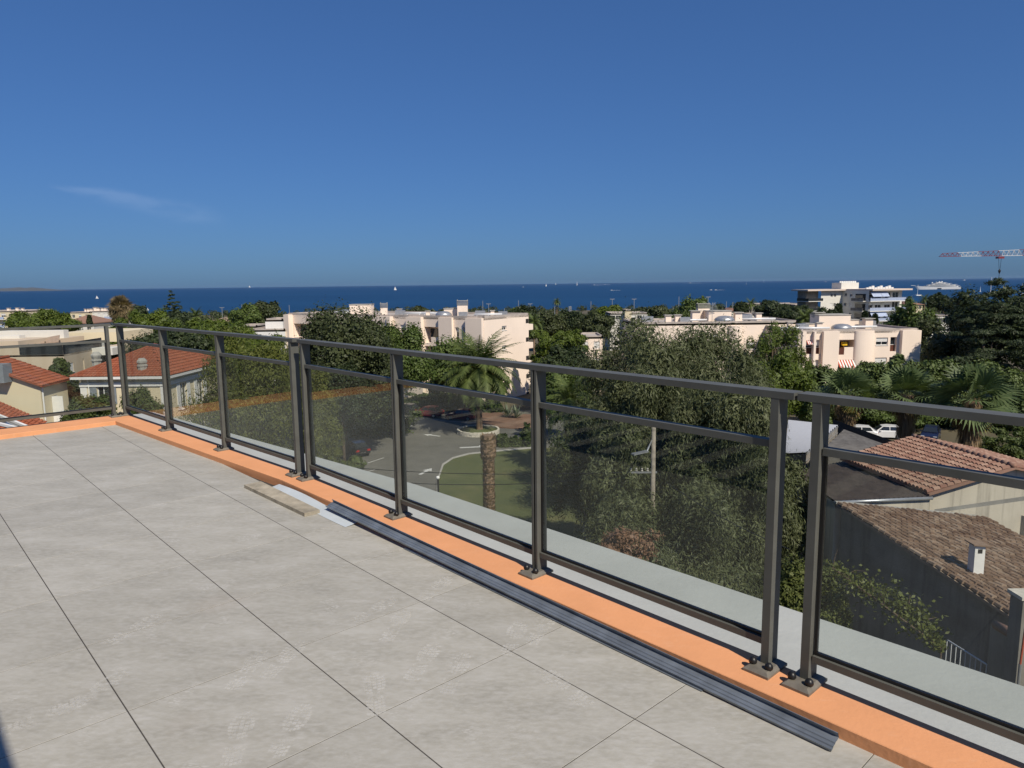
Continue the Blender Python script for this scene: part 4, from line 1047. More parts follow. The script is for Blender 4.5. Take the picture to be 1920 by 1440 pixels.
# ---- right foreground: gabled house with terracotta tiles
def right_houses():
    P1, P4 = W(1712, 818, 43.6), W(1905, 878, 36.0); zr = (P1.z + P4.z) / 2
    P1.z = P4.z = zr
    al = (P4 - P1).normalized(); al.z = 0; al.normalize(); L = (P4 - P1).length
    per = Vector((al.y, -al.x, 0)); per = per if per.x < 0 else -per
    wd = 4.9; drop = 1.15
    E2, E3 = P1 + per * wd - Vector((0, 0, drop)), P4 + per * wd - Vector((0, 0, drop))
    G1, G4 = P1 - per * wd - Vector((0, 0, drop)), P4 - per * wd - Vector((0, 0, drop))
    z0 = GZ
    th = thing('gabled_house', 'house with terracotta barrel-tile roof and stained gable wall, right of the railing', 'house', (P4.x, P4.y, z0))
    m = MB(); ins = .35
    def wl(a, b): m.add([(a.x, a.y, z0), (b.x, b.y, z0), (b.x, b.y, b.z - .15), (a.x, a.y, a.z - .15)], [(0, 1, 2, 3)])
    e3, e2 = E3 - per * ins - al * ins, E2 - per * ins + al * ins; g4, g1 = G4 + per * ins - al * ins, G1 + per * ins + al * ins
    p4, p1 = P4 - al * ins, P1 + al * ins
    wl(e2, e3); wl(g1, g4)
    for s_, e_, g_, p_ in ((1, e3, g4, p4), (-1, e2, g1, p1)):
        m.add([(e_.x, e_.y, z0), (g_.x, g_.y, z0), (g_.x, g_.y, g_.z - .15), (p_.x, p_.y, p_.z - .12), (e_.x, e_.y, e_.z - .15)], [(0, 1, 2, 3, 4)])
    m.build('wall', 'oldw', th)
    m = MB(); slabquad(m, E2, E3, P4, P1, .10); slabquad(m, P1, P4, G4, G1, .10); rf = m.build('roof', 'terra', th)
    up = (P4 - E3).normalized(); sl = (P4 - E3).length; dx = .29; nx = int(L / dx); dy = .40; ny = int(sl / dy)
    tile_field(rf, E2 + up * .0, al, up, nx, ny, dx, dy, 'terra', 300, seed=4)
    up2 = (P4 - G4).normalized()
    tile_field(rf, G1, al, up2, nx, ny, dx, dy, 'terra', 0, seed=5)
    m = MB(); nr = int(L / .4)
    for k in range(nr):
        q = P1 + al * (k * .4) + Vector((0, 0, .06)); m.tube([q, q + al * .42 + Vector((0, 0, .012))], [.15, .135], 8)
    m.build('ridge_tiles', 'terra', rf, True)
    # lintel beam and lower bright wall of the yard
    m = MB(); m.hexa([W(1752, 962, 34.6), W(1925, 938, 33.2), W(1925, 938, 33.0), W(1752, 962, 34.4), W(1752, 955, 34.6), W(1925, 930, 33.2), W(1925, 930, 33.0), W(1752, 955, 34.4)]); m.build('string_course', 'concrete', th)
    # lean-to with dark corrugated roof
    q = [W(1744, 931, 35.2), W(1566, 939, 34.2), W(1485, 884, 42.0), W(1600, 861, 44.0)]
    t2 = thing('lean_to_shed', 'lean-to with dark brown corrugated roof and grey gutter beside the terracotta house', 'shed', (q[1].x, q[1].y, z0))
    m = MB(); N = 20; nv = 5
    for i in range(N * 4 + 1):
        s_ = i / (N * 4); a = q[1].lerp(q[0], s_); b = q[2].lerp(q[3], s_); h = .042 * math.sin(i * math.pi / 2)
        for v_ in range(nv): c = a.lerp(b, v_ / (nv - 1)); m.v.append((c.x, c.y, c.z + h))
    for i in range(N * 4):
        for v_ in range(nv - 1): m.f.append((i * nv + v_, (i + 1) * nv + v_, (i + 1) * nv + v_ + 1, i * nv + v_ + 1))
    m.build('corrugated_roof', 'metalb', t2)
    m = MB()
    for a, b in ((0, 1), (1, 2), (2, 3), (3, 0)): m.add([(q[a].x, q[a].y, z0), (q[b].x, q[b].y, z0), (q[b].x, q[b].y, q[b].z - .10), (q[a].x, q[a].y, q[a].z - .10)], [(0, 1, 2, 3)])
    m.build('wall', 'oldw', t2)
    m = MB(); m.tube([q[0] + Vector((.05, -.1, -.06)), q[1] + Vector((-.1, -.1, -.06))], .09, 8); m.build('gutter', 'steel', t2, True)
    # old lichen-brown roof with chimney
    def pl(px, py):
        r = ray(px, py); a_, b_, c_ = -.10, .15, -14.4; t = c_ / (r.z - a_ * r.x - b_ * r.y); return Vector((r.x * t, r.y * t, CAMZ + r.z * t))
    A, B, C_ = pl(1568, 945), pl(1838, 972), pl(1925, 1176)
    ex = (B - A).normalized(); ey = (A - C_).normalized()
    A2 = C_ - ey * 4.0; wdt = (B - A).length; ln = (A - A2).length
    t3 = thing('old_house', 'house with lichen-brown old tile roof and a white chimney', 'house', (A.x, A.y, z0))
    D = A + ex * (wdt + .2); D2 = A2 + ex * (wdt + .2)
    m = MB(); slabquad(m, A2, D2, D, A, .12); rf3 = m.build('roof', 'oldtile', t3)
    dx, dy = .26, .34
    tile_field(rf3, A2, ex, ey, int(wdt / dx) + 1, int(ln / dy), dx, dy, 'oldtile', 300, jitter=.03, seed=8)
    inn = ex * .25
    m = MB(); a, b, c, d = A + inn - Vector((0, 0, .13)), A2 + inn - Vector((0, 0, .13)), D2 - inn - Vector((0, 0, .13)), D - inn - Vector((0, 0, .13))
    for p, q_ in ((a, b), (b, c), (c, d), (d, a)): m.add([(p.x, p.y, z0), (q_.x, q_.y, z0), q_, p], [(0, 1, 2, 3)])
    m.build('wall', 'greyw', t3)
    m = MB(); f0, f1 = A + Vector((0, .1, .06)), B + Vector((0, .1, .06)); m.bar(f0, f1, .22, .10); m.build('flashing', 'concrete', t3)
    cb = pl(1828, 1078); m = MB(); hx = .21; ht = 1.3
    m.box(cb.x - hx, cb.x + hx, cb.y - .2, cb.y + .2, cb.z - .1, cb.z + ht); ch = m.build('chimney', 'white', t3)
    m = MB(); m.box(cb.x - hx * .45, cb.x + hx * .45, cb.y - .203, cb.y - .19, cb.z + ht - .30, cb.z + ht - .12); m.build('smoke_opening', 'dark', ch)
    m = MB(); m.hexa([Vector((cb.x + sx * .34, cb.y + sy * .32, cb.z + ht + .01 + .06 * (1 - sx) / 2 + dz)) for dz in (0, .05) for sx, sy in ((-1, -1), (1, -1), (1, 1), (-1, 1))]); m.build('cap', 'oldtile', ch)
    # bright courtyard wall behind the old roof
    a, b = W(1842, 1000, 38), W(1935, 1000, 36); m = MB(); zt = W(1842, 950, 38).z
    m.hexa([(a.x, a.y, z0), (b.x, b.y, z0), (b.x, b.y + .3, z0), (a.x, a.y + .3, z0), (a.x, a.y, zt), (b.x, b.y, zt), (b.x, b.y + .3, zt), (a.x, a.y + .3, zt)])
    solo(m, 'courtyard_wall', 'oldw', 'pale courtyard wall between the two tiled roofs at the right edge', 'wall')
    # white corrugated shed and grey sheet roof
    for name, label, qs, mat in (('white_shed', 'shed with bright white corrugated metal roof behind the railing post', [(1472, 850, 56), (1512, 848, 54), (1571, 797, 61), (1478, 787, 66)], 'metalw'),
                                 ('grey_shed', 'shed with weathered grey sheet roof below the parked cars', [(1540, 846, 52), (1640, 850, 50), (1682, 842, 56), (1583, 805, 63)], 'metalg')):
        q = [W(*p) for p in qs]; t4 = thing(name, label, 'shed', (q[0].x, q[0].y, z0)); m = MB(); N = 15; nv = 2
        for i in range(N * 4 + 1):
            s_ = i / (N * 4); a = q[0].lerp(q[3], s_); b = q[1].lerp(q[2], s_); h = .075 * math.sin(i * math.pi / 2)
            for c in (a, b): m.v.append((c.x, c.y, c.z + h))
        for i in range(N * 4): m.f.append((i * 2, i * 2 + 1, i * 2 + 3, i * 2 + 2))
        m.build('corrugated_roof', mat, t4)
        m = MB()
        for a, b in ((0, 1), (1, 2), (2, 3), (3, 0)): m.add([(q[a].x, q[a].y, z0), (q[b].x, q[b].y, z0), (q[b].x, q[b].y, q[b].z - .12), (q[a].x, q[a].y, q[a].z - .12)], [(0, 1, 2, 3)])
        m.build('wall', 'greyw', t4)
        m = MB()
        m.bar(q[1] - Vector((0, 0, .15)), q[2] - Vector((0, 0, .15)), .08, .08); m.bar(q[1] - Vector((0, 0, .7)), q[2] - Vector((0, 0, .7)), .08, .08)
        for k in range(8):
            p0, p1 = q[1].lerp(q[2], k / 8), q[1].lerp(q[2], (k + 1) / 8); m.bar(p0 - Vector((0, 0, .7)), p1 - Vector((0, 0, .15)), .05, .05)
        m.build('truss', 'steel', t4)
    # narrow yard at lower right: coping, stone pillar, stair rail, painted pole
    a, b = W(1868, 1172, 21), W(1915, 1198, 19.5); m = MB(); m.tube([a, a.lerp(b, .5), b], [.14, .16, .15], 8); t5 = thing('yard_wall', 'low rendered yard wall with rounded terracotta coping at lower right', 'wall', (a.x, a.y, z0))
    m.build('coping', 'terra', t5, True); m = MB(); m.hexa([(a.x, a.y, z0), (b.x, b.y, z0), (b.x, b.y + .25, z0), (a.x, a.y + .25, z0), (a.x, a.y, a.z - .1), (b.x, b.y, b.z - .1), (b.x, b.y + .25, b.z - .1), (a.x, a.y + .25, a.z - .1)]); m.build('wall', 'greyw', t5)
    p = W(1918, 1118, 19); m = MB(); m.box(p.x - .17, p.x + .3, p.y - .25, p.y + .25, z0, p.z); t6 = thing('stone_pillar', 'rough grey stone pillar with pale cap at the right edge', 'pillar', (p.x, p.y, z0)); m.build('shaft', 'greyw', t6)
    m = MB(); m.box(p.x - .24, p.x + .36, p.y - .3, p.y + .3, p.z + .002, p.z + .10); m.build('cap', 'stone', t6)
    p0, p1 = W(1776, 1200, 23), W(1850, 1246, 20.5); t7 = thing('stair_handrail', 'pale metal stair handrail with thin balusters down by the wall', 'handrail', (p0.x, p0.y, p0.z - 1))
    m = MB(); m.tube([p0, p1], .025, 6); m.build('rail', 'metalw', t7)
    for k in range(9):
        q = p0.lerp(p1, k / 8.); m = MB(); m.tube([q, q - Vector((0, 0, 1.0))], .018, 5); m.build('baluster', 'metalw', t7)
    p = W(1919, 1180, 14); t8 = thing('marker_pole', 'thin red and grey pole standing at the right edge', 'pole', (p.x, p.y, z0))
    zt = W(1919, 1150, 14).z; zm = W(1917, 1245, 14).z
    m = MB(); m.tube([(p.x, p.y, z0), (p.x, p.y, zm)], .03, 8); m.build('grey_shaft', 'steel', t8); m = MB(); m.tube([(p.x, p.y, zm), (p.x + .05, p.y, zt)], .022, 8); m.build('red_shaft', 'redstripe', t8)
right_houses()

# ---- left: two-storey villa with red hip roof
def left_villa():
    c = W(310, 704, 60); zt = c.z; z0 = GZ
    f = Face((c.x, c.y), (-1, .01)); g = Face((c.x, c.y), (.05, 1)); Lf = f.hit(150, 704)[0]; Lg = 10.5
    th = thing('hip_roof_villa', 'cream villa with red tiled hip roof, white cornice and grey shutters', 'house', (c.x, c.y, z0))
    hf = [f.rect(181, 717, 207, 757) + (.2,), f.rect(186, 790, 206, 830) + (.2,)]
    hg = [(2.2, 3.3, zt - 3.3, zt - 1.0, .2), (5.3, 6.4, zt - 3.3, zt - 1.0, .2), (2.2, 3.3, zt - 6.6, zt - 4.6, .2), (5.3, 6.4, zt - 6.6, zt - 4.4, .2)]
    m = MB(); f.wall(m, 0, Lf, z0, zt, hf); g.wall(m, 0, Lg, z0, zt, hg)
    a, b = f.P(Lf, 0), g.P(Lg, 0); d = Vector((a.x + b.x - c.x, a.y + b.y - c.y, 0))
    for p, q in ((a, d), (d, b)): m.add([(p.x, p.y, z0), (q.x, q.y, z0), (q.x, q.y, zt), (p.x, p.y, zt)], [(0, 1, 2, 3)])
    m.build('wall', 'cream', th)
    for h in hf:
        wn = window(th, f, h, .12, 0, mull=1)
        for s_ in (-1, 1):
            mm = MB(); x = h[0] - .62 if s_ < 0 else h[1] + .04; f.bx(mm, x, x + .58, h[2], h[3], .01, .06); mm.build('shutter', 'shut', wn)
    for h in hg:
        wn = window(th, g, h, .12, 0, mull=1)
        for s_ in (-1, 1):
            mm = MB(); x = h[0] - .60 if s_ < 0 else h[1] + .04; g.bx(mm, x, x + .56, h[2], h[3], .01, .07); mm.build('shutter', 'white', wn)
    m = MB(); f.bx(m, -.1, .5, z0, zt - .6, .004, .06); f.bx(m, Lf - .5, Lf + .06, z0, zt - .6, .004, .06); g.bx(m, .06, .5, z0, zt - .6, .004, .06); m.build('quoin', 'white', th)
    m = MB(); f.bx(m, -.1, Lf + .1, zt - .9, zt - .55, .064, .12); g.bx(m, .12, Lg, zt - .9, zt - .55, .064, .12); m.build('frieze', 'white', th)
    ov = .55; e = [f.P(-ov, zt, ov), f.P(Lf + ov, zt, ov), Vector((d.x - ov, d.y + ov, zt)), Vector((b.x + ov, b.y + ov, zt))]
    m = MB(); m.v = [tuple(x) for x in e] + [(x.x, x.y, x.z - .22) for x in e]; m.f = [(0, 4, 5, 1), (1, 5, 6, 2), (2, 6, 7, 3), (3, 7, 4, 0), (7, 6, 5, 4), (0, 1, 2, 3)]; m.build('cornice', 'white', th)
    cx = (e[0] + e[1] + e[2] + e[3]) / 4; zr = W(290, 647, cx.y).z; ap = Vector((cx.x, cx.y, zr))
    e = [x + Vector((0, 0, .01)) for x in e]
    m = MB(); m.v = [tuple(x) for x in e + [ap]]; m.f = [(1, 0, 4), (2, 1, 4), (3, 2, 4), (0, 3, 4)]; rf = m.build('roof', 'redtile', th)
    def hipfield(p, q, seed):
        ex = (q - p); L = ex.length; ex.normalize(); mid = (p + q) / 2; foot = p + ex * (ap - p).dot(ex); ey = (ap - foot); H = ey.length; ey.normalize(); fo = (ap - p).dot(ex)
        dx, dy = .30, .42; nx, ny = int(L / dx), int(H / dy)
        def inside(a_, b_): lim = b_ / H; return fo * lim < a_ < L - (L - fo) * lim
        tile_field(rf, p, ex, ey, nx, ny, dx, dy, 'redtile', 0, seed=seed, inside=inside, rise=.075)
    hipfield(e[1], e[0], 3); hipfield(e[0], e[3], 4)
    for i in range(4):
        m = MB(); m.tube([e[i] + Vector((0, 0, .05)), ap + Vector((0, 0, .08))], .11, 6); m.build('hip_ridge', 'redtile', rf)
    # chimney pot with flared concrete crown
    def pot(px, py, Y, s, name='chimney'):
        q = W(px, py, Y); m = MB(); m.lathe([(.42 * s, 0), (.40 * s, .9 * s), (.46 * s, .92 * s), (.46 * s, 1.05 * s), (.36 * s, 1.1 * s), (.45 * s, 1.25 * s), (.45 * s, 1.4 * s), (.25 * s, 1.65 * s)], 8, (q.x, q.y, q.z - .3)); m.build(name, 'concrete', th)
    pot(268, 699, 60.7, .95)
    m = MB(); q = W(352, 664, 69); m.box(q.x - .3, q.x + .3, q.y - .3, q.y + .3, q.z - 1.2, q.z + .25); m.build('chimney', 'offw', th)
    m = MB(); q = f.P(Lf - .7, 0, .12); m.tube([(q.x, q.y, z0), (q.x, q.y, zt - .1)], .05, 6); m.build('downpipe', 'white', th)
M['shut'] = plain('blue_grey_shutter', (.20, .225, .25), .7)
left_villa()

def left_house():
    Y = 56.; s = Y / 50.
    A = W(79, 724, Y); B = W(135, 710, Y * 1.082); zt = A.z; z0 = GZ
    B.z = zt; ax = (B - A); ax.z = 0; Lg = ax.length; ax.normalize(); px_ = Vector((-ax.y, ax.x, 0)); px_ = px_ if px_.x < 0 else -px_
    run = 4.4 * s; rise = 1.75 * s
    th = thing('gabled_house', 'cream house with red tiled roof and open shutter at the left edge', 'house', (A.x, A.y, z0))
    Rn, Rf = A + px_ * run + Vector((0, 0, rise)), B + px_ * run + Vector((0, 0, rise)); Wn, Wf = A + px_ * run * 2, B + px_ * run * 2
    ov = .35
    a, b, w1, w2 = A + px_ * ov + ax * ov, B + px_ * ov - ax * .2, Wn + ax * ov, Wf - ax * .2; r1, r2 = Rn + ax * ov, Rf - ax * .2
    g = Face((a.x, a.y), (ax.x, ax.y)); Lw = (b - a).length
    x0 = (Lw * .36, Lw * .36 + .95, zt - 3.4, zt - 1.1, .22)
    m = MB(); g.wall(m, 0, Lw, z0, zt - .12 + .14, [x0])
    m.add([(a.x, a.y, z0), (w1.x, w1.y, z0), (w1.x, w1.y, zt), (r1.x, r1.y, r1.z - .15), (a.x, a.y, zt + .02)], [(0, 1, 2, 3, 4)])
    m.add([(b.x, b.y, z0), (w2.x, w2.y, z0), (w2.x, w2.y, zt), (r2.x, r2.y, r2.z - .15), (b.x, b.y, zt + .02)], [(0, 1, 2, 3, 4)])
    m.build('wall', 'cream', th)
    wn = window(th, g, x0, .15, 0, mull=0); mm = MB(); g.bx(mm, x0[0] + .02, x0[0] + .07, x0[2], x0[3], .01, .85); mm.build('shutter', 'white', wn); mm = MB(); g.bx(mm, x0[0] + .1, x0[1], x0[2], x0[3], -.06, -.02); mm.build('shutter', 'offw', wn)
    m = MB(); m.tube([g.P(.1, zt - .1, .1), g.P(.1, z0, .1)], .06, 6); m.build('downpipe', 'white', th)
    m = MB(); slabquad(m, A, B, Rf, Rn, .10); slabquad(m, Rn, Rf, Wf, Wn, .10); rf = m.build('roof', 'redtile', th)
    up = (Rn - A).normalized(); tile_field(rf, A, ax, up, int(Lg / .30), int((Rn - A).length / .42), .30, .42, 'redtile', 0, seed=6, rise=.075)
    m = MB(); m.tube([Rn + Vector((0, 0, .06)), Rf + Vector((0, 0, .06))], .13, 7); m.build('ridge_tiles', 'redtile', rf)
    q = W(0, 700, Y - .6); m = MB(); m.box(q.x - 1.2, q.x + .40, q.y - .2, q.y + .8, q.z - .75, q.z + .72); m.build('chimney', 'shut', th)
    # lean-to roof in front of it
    L0, L1 = W(-60, 726, Y - .5), W(84, 790, Y - .9); t2 = thing('lean_to', 'low lean-to with red tiles in front of the left cream house', 'shed', (L1.x, L1.y, z0))
    q = [L1, L0, L0 + Vector((-.5, -4.5, -1.6)), L1 + Vector((-.2, -4.5, -1.6))]
    m = MB(); slabquad(m, q[2], q[3], q[0], q[1], .1); rf = m.build('roof', 'redtile', t2)
    ex = (q[3] - q[2]); L = ex.length; ex.normalize(); ey = q[1] - q[2]; H = ey.length
    tile_field(rf, q[2], ex, ey, int(L / .3), int(H / .42), .30, .42, 'redtile', 0, seed=9, rise=.075)
    m = MB()
    for i, j in ((2, 3), (3, 0)): m.add([(q[i].x, q[i].y, z0), (q[j].x, q[j].y, z0), (q[j].x, q[j].y, q[j].z - .12), (q[i].x, q[i].y, q[i].z - .12)], [(0, 1, 2, 3)])
    m.build('wall', 'beige', t2)
    # glazed canopy with white frame
    t3 = thing('glazed_canopy', 'white framed glazed canopy just over the kerb at lower left', 'canopy', (W(30, 800, 40).x, 40, z0))
    q = [W(-30, 790, 41), W(52, 810, 39), W(60, 806, 42), W(-10, 778, 44)]
    m = MB(); slabquad(m, q[0], q[1], q[2], q[3], .06); m.build('pane', 'win', t3)
    m = MB()
    for i in range(4): m.bar(q[i] + Vector((0, 0, .08)), q[(i + 1) % 4] + Vector((0, 0, .08)), .16, .14)
    m.build('frame', 'white', t3)
    m = MB()
    for i in (0, 1, 2): m.bar((q[i].x, q[i].y, z0), q[i] - Vector((0, 0, .1)), .12, .12)
    m.build('posts', 'shut', t3)
left_house()

def cream_terraces():
    z0 = GZ; C = W(119.5, 665, 80); zt = C.z
    th = thing('terraced_apartment', 'cream apartment building with planted roof terrace and dark glass balustrade on the left', 'building', (C.x, C.y, z0))
    f = Face((C.x, C.y), (-1, 0)); g = Face((C.x, C.y), (-.10, 1)); Lf = 16; Lg = 12
    hg = [g.rect(131, 680, 139, 697) + (.2,), g.rect(155, 672, 160, 700) + (.3,)]
    m = MB(); f.wall(m, 0, Lf, z0, zt, []); g.wall(m, 0, Lg, z0, zt, hg); 
    m.prism([tuple(f.P(0, 0)[:2]), tuple(f.P(Lf, 0)[:2]), tuple(f.P(Lf, 0, -12)[:2]), tuple(g.P(Lg, 0)[:2])], zt - .2, zt - .01)
    m.build('wall', 'beige', th)
    window(th, g, hg[0], .1, .95, mull=0); window(th, g, hg[1], .2, 0, mull=0)
    a0 = f.hit(36, 660)[0]; m = MB(); f.bx(m, a0 + .01, Lf, zt + .002, zt + 1.6, -6, -.02); m.build('left_wing', 'beige', th)
    m = MB(); f.bx(m, .1, a0, zt + .004, zt + 1.15, -.08, -.05); m.build('glass_balustrade', 'win', th)
    m = MB(); g.bx(m, .1, 9.4, zt + .004, zt + 1.25, -.08, -.05); m.build('dark_balustrade', 'navy', th)
    rng = np.random.default_rng(5); P = np.stack([C.x - rng.uniform(.5, a0 - .5, 900), C.y + rng.uniform(-.03, .7, 900) + .3, zt + np.abs(rng.normal(size=900)) * .35 + .2], 1); A_ = unit(rng.normal(size=(900, 3))); V, Q = kites(P, A_, np.cross(A_, unit(rng.normal(size=(900, 3)))), np.full(900, .3), np.full(900, .14))
    tp = thing('terrace_plants', 'row of potted plants behind the glass of the cream roof terrace', 'plants', (C.x - 3, C.y + .5, zt)); mesh_part(raw_mesh('foliage', V - np.array([C.x - 3, C.y + .5, zt]), Q, None, 'l_bush'), 'foliage', tp)
    # set-back upper storey with white parapets
    for lab, px0, px1, y0, y1, Y, dep, mat in (('parapet', -40, 119, 621, 640, 88, 1.0, 'offw'), ('parapet', -60, 36, 630, 645, 84, 1.0, 'offw'), ('parapet', 111, 222, 624, 642, 93, 9, 'cream'), ('upper_wall', 36, 112, 636, 660, 87, 5, 'beige'), ('upper_wall', -60, 36, 643, 668, 85, 5, 'beige')):
        a, b = W(px0, y0, Y), W(px1, y0, Y); zb = W(px0, y1, Y).z; m = MB(); m.box(a.x, b.x, Y, Y + dep, zb, a.z); m.build(lab, mat, th)
    q = [W(62, 637, 85.5), W(112, 628, 86.5), W(110, 640, 84.5), W(63, 645, 83.5)]; m = MB(); slabquad(m, q[3], q[2], q[1], q[0], .12); m.build('tiled_awning', 'oldtile', th)
    a, b = W(184, 651, 88), W(222, 651, 88); zb = W(190, 664, 88).z; m = MB(); m.box(a.x, b.x, 86.6, 89, zb, a.z); bl = m.build('balcony', 'offw', th)
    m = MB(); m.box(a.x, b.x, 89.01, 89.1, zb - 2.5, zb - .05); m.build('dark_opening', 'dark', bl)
    q = W(182, 686, 79); m = MB(); m.lathe([(.5, 0), (.48, .9), (.58, .95), (.58, 1.1), (.42, 1.15), (.55, 1.5), (.55, 1.65), (.3, 1.95)], 8, (q.x, q.y, q.z - .4)); m.build('chimney', 'concrete', th)
    m = MB(); m.box(W(192, 660, 89).x, W(222, 660, 89).x, 89.2, 99, z0, W(200, 645, 93).z); m.build('rear_wall', 'beige', th)
M['navy'] = plain('dark_blue_glass', (.012, .018, .03), .15, spec=.6)
cream_terraces()

# ---- far buildings
simple_block('apartment_block', 'pale apartment block with blue balconies at the far left edge', -40, 51, 584, 250, 14, 'cream', 3, 5, balc=(0, .55), win_w=1.6, kit=[('chimney', .5, 3, .8), ('chimney', .6, 5, .8), ('chimney', .75, 4, .7)])
simple_block('apartment_block', 'cream apartment block with many roof vents behind the shaggy palm', 131, 168, 586, 262, 14, 'cream', 3, 3, kit=[('chimney', .6, 3, .9), ('chimney', .7, 3, .9), ('chimney', .85, 3, .9)])
simple_block('apartment_block', 'white balconied wing of the far left cream block', 168.5, 222, 584, 263.5, 14, 'offw', 3, 5, balc=(.55, .95), kit=[('chimney', .05, 3, 1.1), ('chimney', .15, 3, .9), ('chimney', .3, 3, .9), ('chimney', .4, 3, .9), ('chimney', .6, 3, .9), ('chimney', .7, 3, .9)])
hip_house('tiled_house', 'house with pale terracotta roof below the far left block', 118, 175, 606, 591, 165, 9, 'offw', 'terra')
hip_house('tiled_house', 'low cream house with brown hip roof beyond the yellow-green pine', 385, 440, 606, 594, 190, 10, 'cream', 'oldtile')
hip_house('tiled_house', 'small cream house with pale roof left of the dark conifer', 268, 300, 603, 594, 230, 8, 'cream', 'terra')
simple_block('white_house', 'flat white house with cube penthouse left of the pink block', 468, 534, 619, 128, 10, 'white', 1, 2)
th_, f_, z_, L_ = simple_block('white_house', 'cube-shaped white stair tower standing on the flat white house', 497, 530, 600, 132, 6, 'white', 0, 1)
simple_block('flat_house', 'flat grey-roofed outbuilding left of the white house', 447, 482, 612, 140, 6, 'greyw', 0, 1)
hip_house('tiled_house', 'brown-roofed house squeezed between white house and pink block', 528, 545, 610, 598, 150, 8, 'beige', 'oldtile')
simple_block('modern_villa', 'long white modern villa among the far trees right of centre', 1144, 1214, 588, 200, 10, 'offw', 1, 7, win_w=1.3, first=.5)
simple_block('modern_villa', 'square cream tower of the modern villa', 1172, 1184, 582, 198, 5, 'cream', 0, 1)
simple_block('flat_house', 'small pink flat-roofed house beside the clipped yellow-green tree', 1086, 1130, 632, 118, 8, 'pink', 2, 2)
hip_house('tiled_house', 'house with bright red-orange roof right of the white tower', 1700, 1730, 571, 565, 300, 12, 'cream', 'terra')
simple_block('commercial_building', 'low grey glass-fronted building left of the dark cedar', 1745, 1790, 592, 230, 12, 'offw', 2, 5, win_w=2.2, win_h=1.4, first=.8)
simple_block('white_house', 'white low buildings by the shore left of the white tower', 1490, 1525, 572, 330, 10, 'white', 1, 3)
simple_block('flat_house', 'white rooftop terrace house between shoreline trees', 1405, 1428, 590, 250, 10, 'offw', 2, 3)
hip_house('tiled_house', 'pale house with low tiled roof near the shoreline trees', 1362, 1392, 583, 577, 290, 12, 'offw', 'terra')
simple_block('commercial_building', 'long low dark building on the shore left of the white tower', 1392, 1500, 570, 420, 15, 'greyw', 1, 8)

# ================================================================== GROUNDS BELOW
def gpoly(pts, z): return [tuple(gp(x, y, z)[:2]) for x, y in pts]
mb = MB(); mb.prism([(-42, 46), (30, 46), (34, 90), (20, 101), (-30, 101), (-46, 80)], GZ + .004, GZ + .008, True); road = struct(mb, 'parking_road', 'asphalt')
m = MB(); lz = GZ + .13
m.prism(gpoly([(818, 1080), (822, 900), (832, 872), (850, 860), (880, 852), (940, 846), (1010, 840), (1120, 838), (1130, 1080)], lz), GZ + .01, lz); lawn = struct(m, 'lawn', 'lawn')
m = MB()
lp = gpoly([(815, 1085), (819, 901), (829, 870), (848, 857.5), (878, 849.5), (940, 843.2), (1010, 837)], lz); m2 = gpoly([(818, 1080), (822, 900), (832, 872), (850, 860), (880, 852), (940, 846), (1010, 840)], lz)
for i in range(len(lp) - 1): m.prism([lp[i], lp[i + 1], m2[i + 1], m2[i]], GZ + .005, lz + .02)
struct(m, 'lawn_kerb', 'concrete')
m = MB(); m.prism(gpoly([(895, 800), (1010, 806), (1030, 780), (905, 772)], GZ + .05), GZ + .01, GZ + .12); struct(m, 'planting_bed', 'soil')
def arrow(px, py, ang, s=1.0):
    c = gp(px, py, GZ + .014); m = MB(); d = Vector((math.cos(ang), math.sin(ang), 0)); n = Vector((-d.y, d.x, 0))
    P = [c + d * a * s + n * b * s for a, b in ((-1.2, -.16), (.3, -.16), (.3, -.5), (1.3, 0), (.3, .5), (.3, .16), (-1.2, .16))]
    m.v = [tuple(p) for p in P]; m.f = [tuple(range(7))]; m.build('arrow_marking', 'paint', road)
for a in [(798, 884, 1.2, 1.0), (810, 816, 2.6, 1.0), (892, 838, .15, 1.5), (932, 796, 0, 1.0), (965, 799, .1, 1.0)]: arrow(*a)
def line(p, q, wd=.12):
    a, b = gp(*p, GZ + .014), gp(*q, GZ + .014); m = MB(); m.bar(a, b, wd, .002); m.build('bay_line', 'paint', road)
for p, q in (((770, 782), (835, 789)), ((835, 789), (900, 793)), ((690, 868), (720, 858)), ((690, 884), (705, 880)), ((756, 812), (773, 797)), ((905, 783), (990, 790))): line(p, q)
# round planter of white stones
pc = gp(897, 812, GZ); PR = 2.55
pt = thing('round_planter', 'ring planter of white stones round the foot of the date palm', 'planter', (pc.x, pc.y, GZ))
m = MB(); m.lathe([(PR - .2, .01), (PR - .2, .42), (.2, .5), (.01, .5)], 28, (pc.x, pc.y, GZ)); m.build('soil', 'lawn', pt, True)
for row in range(2):
    ns = 34
    for k in range(ns):
        a0 = 2 * math.pi * (k + .5 * row) / ns; a1 = a0 + 2 * math.pi / ns * .93; r0, r1 = PR - .18, PR + rnd.uniform(.0, .08); zz0 = GZ + .02 + row * .27; zz1 = zz0 + .25 + rnd.uniform(-.02, .03)
        P = [(pc.x + r * math.cos(a), pc.y + r * math.sin(a), z) for z in (zz0, zz1) for r, a in ((r0, a0), (r1, a0), (r1, a1), (r0, a1))]
        m = MB(); m.hexa(P); m.build('stone', 'stone', pt)
date_palm('date_palm', W(897, 692, pc.y), GZ, 5.4, 'big date palm with arching fronds and orange fruit in the stone ring', 3, 72)
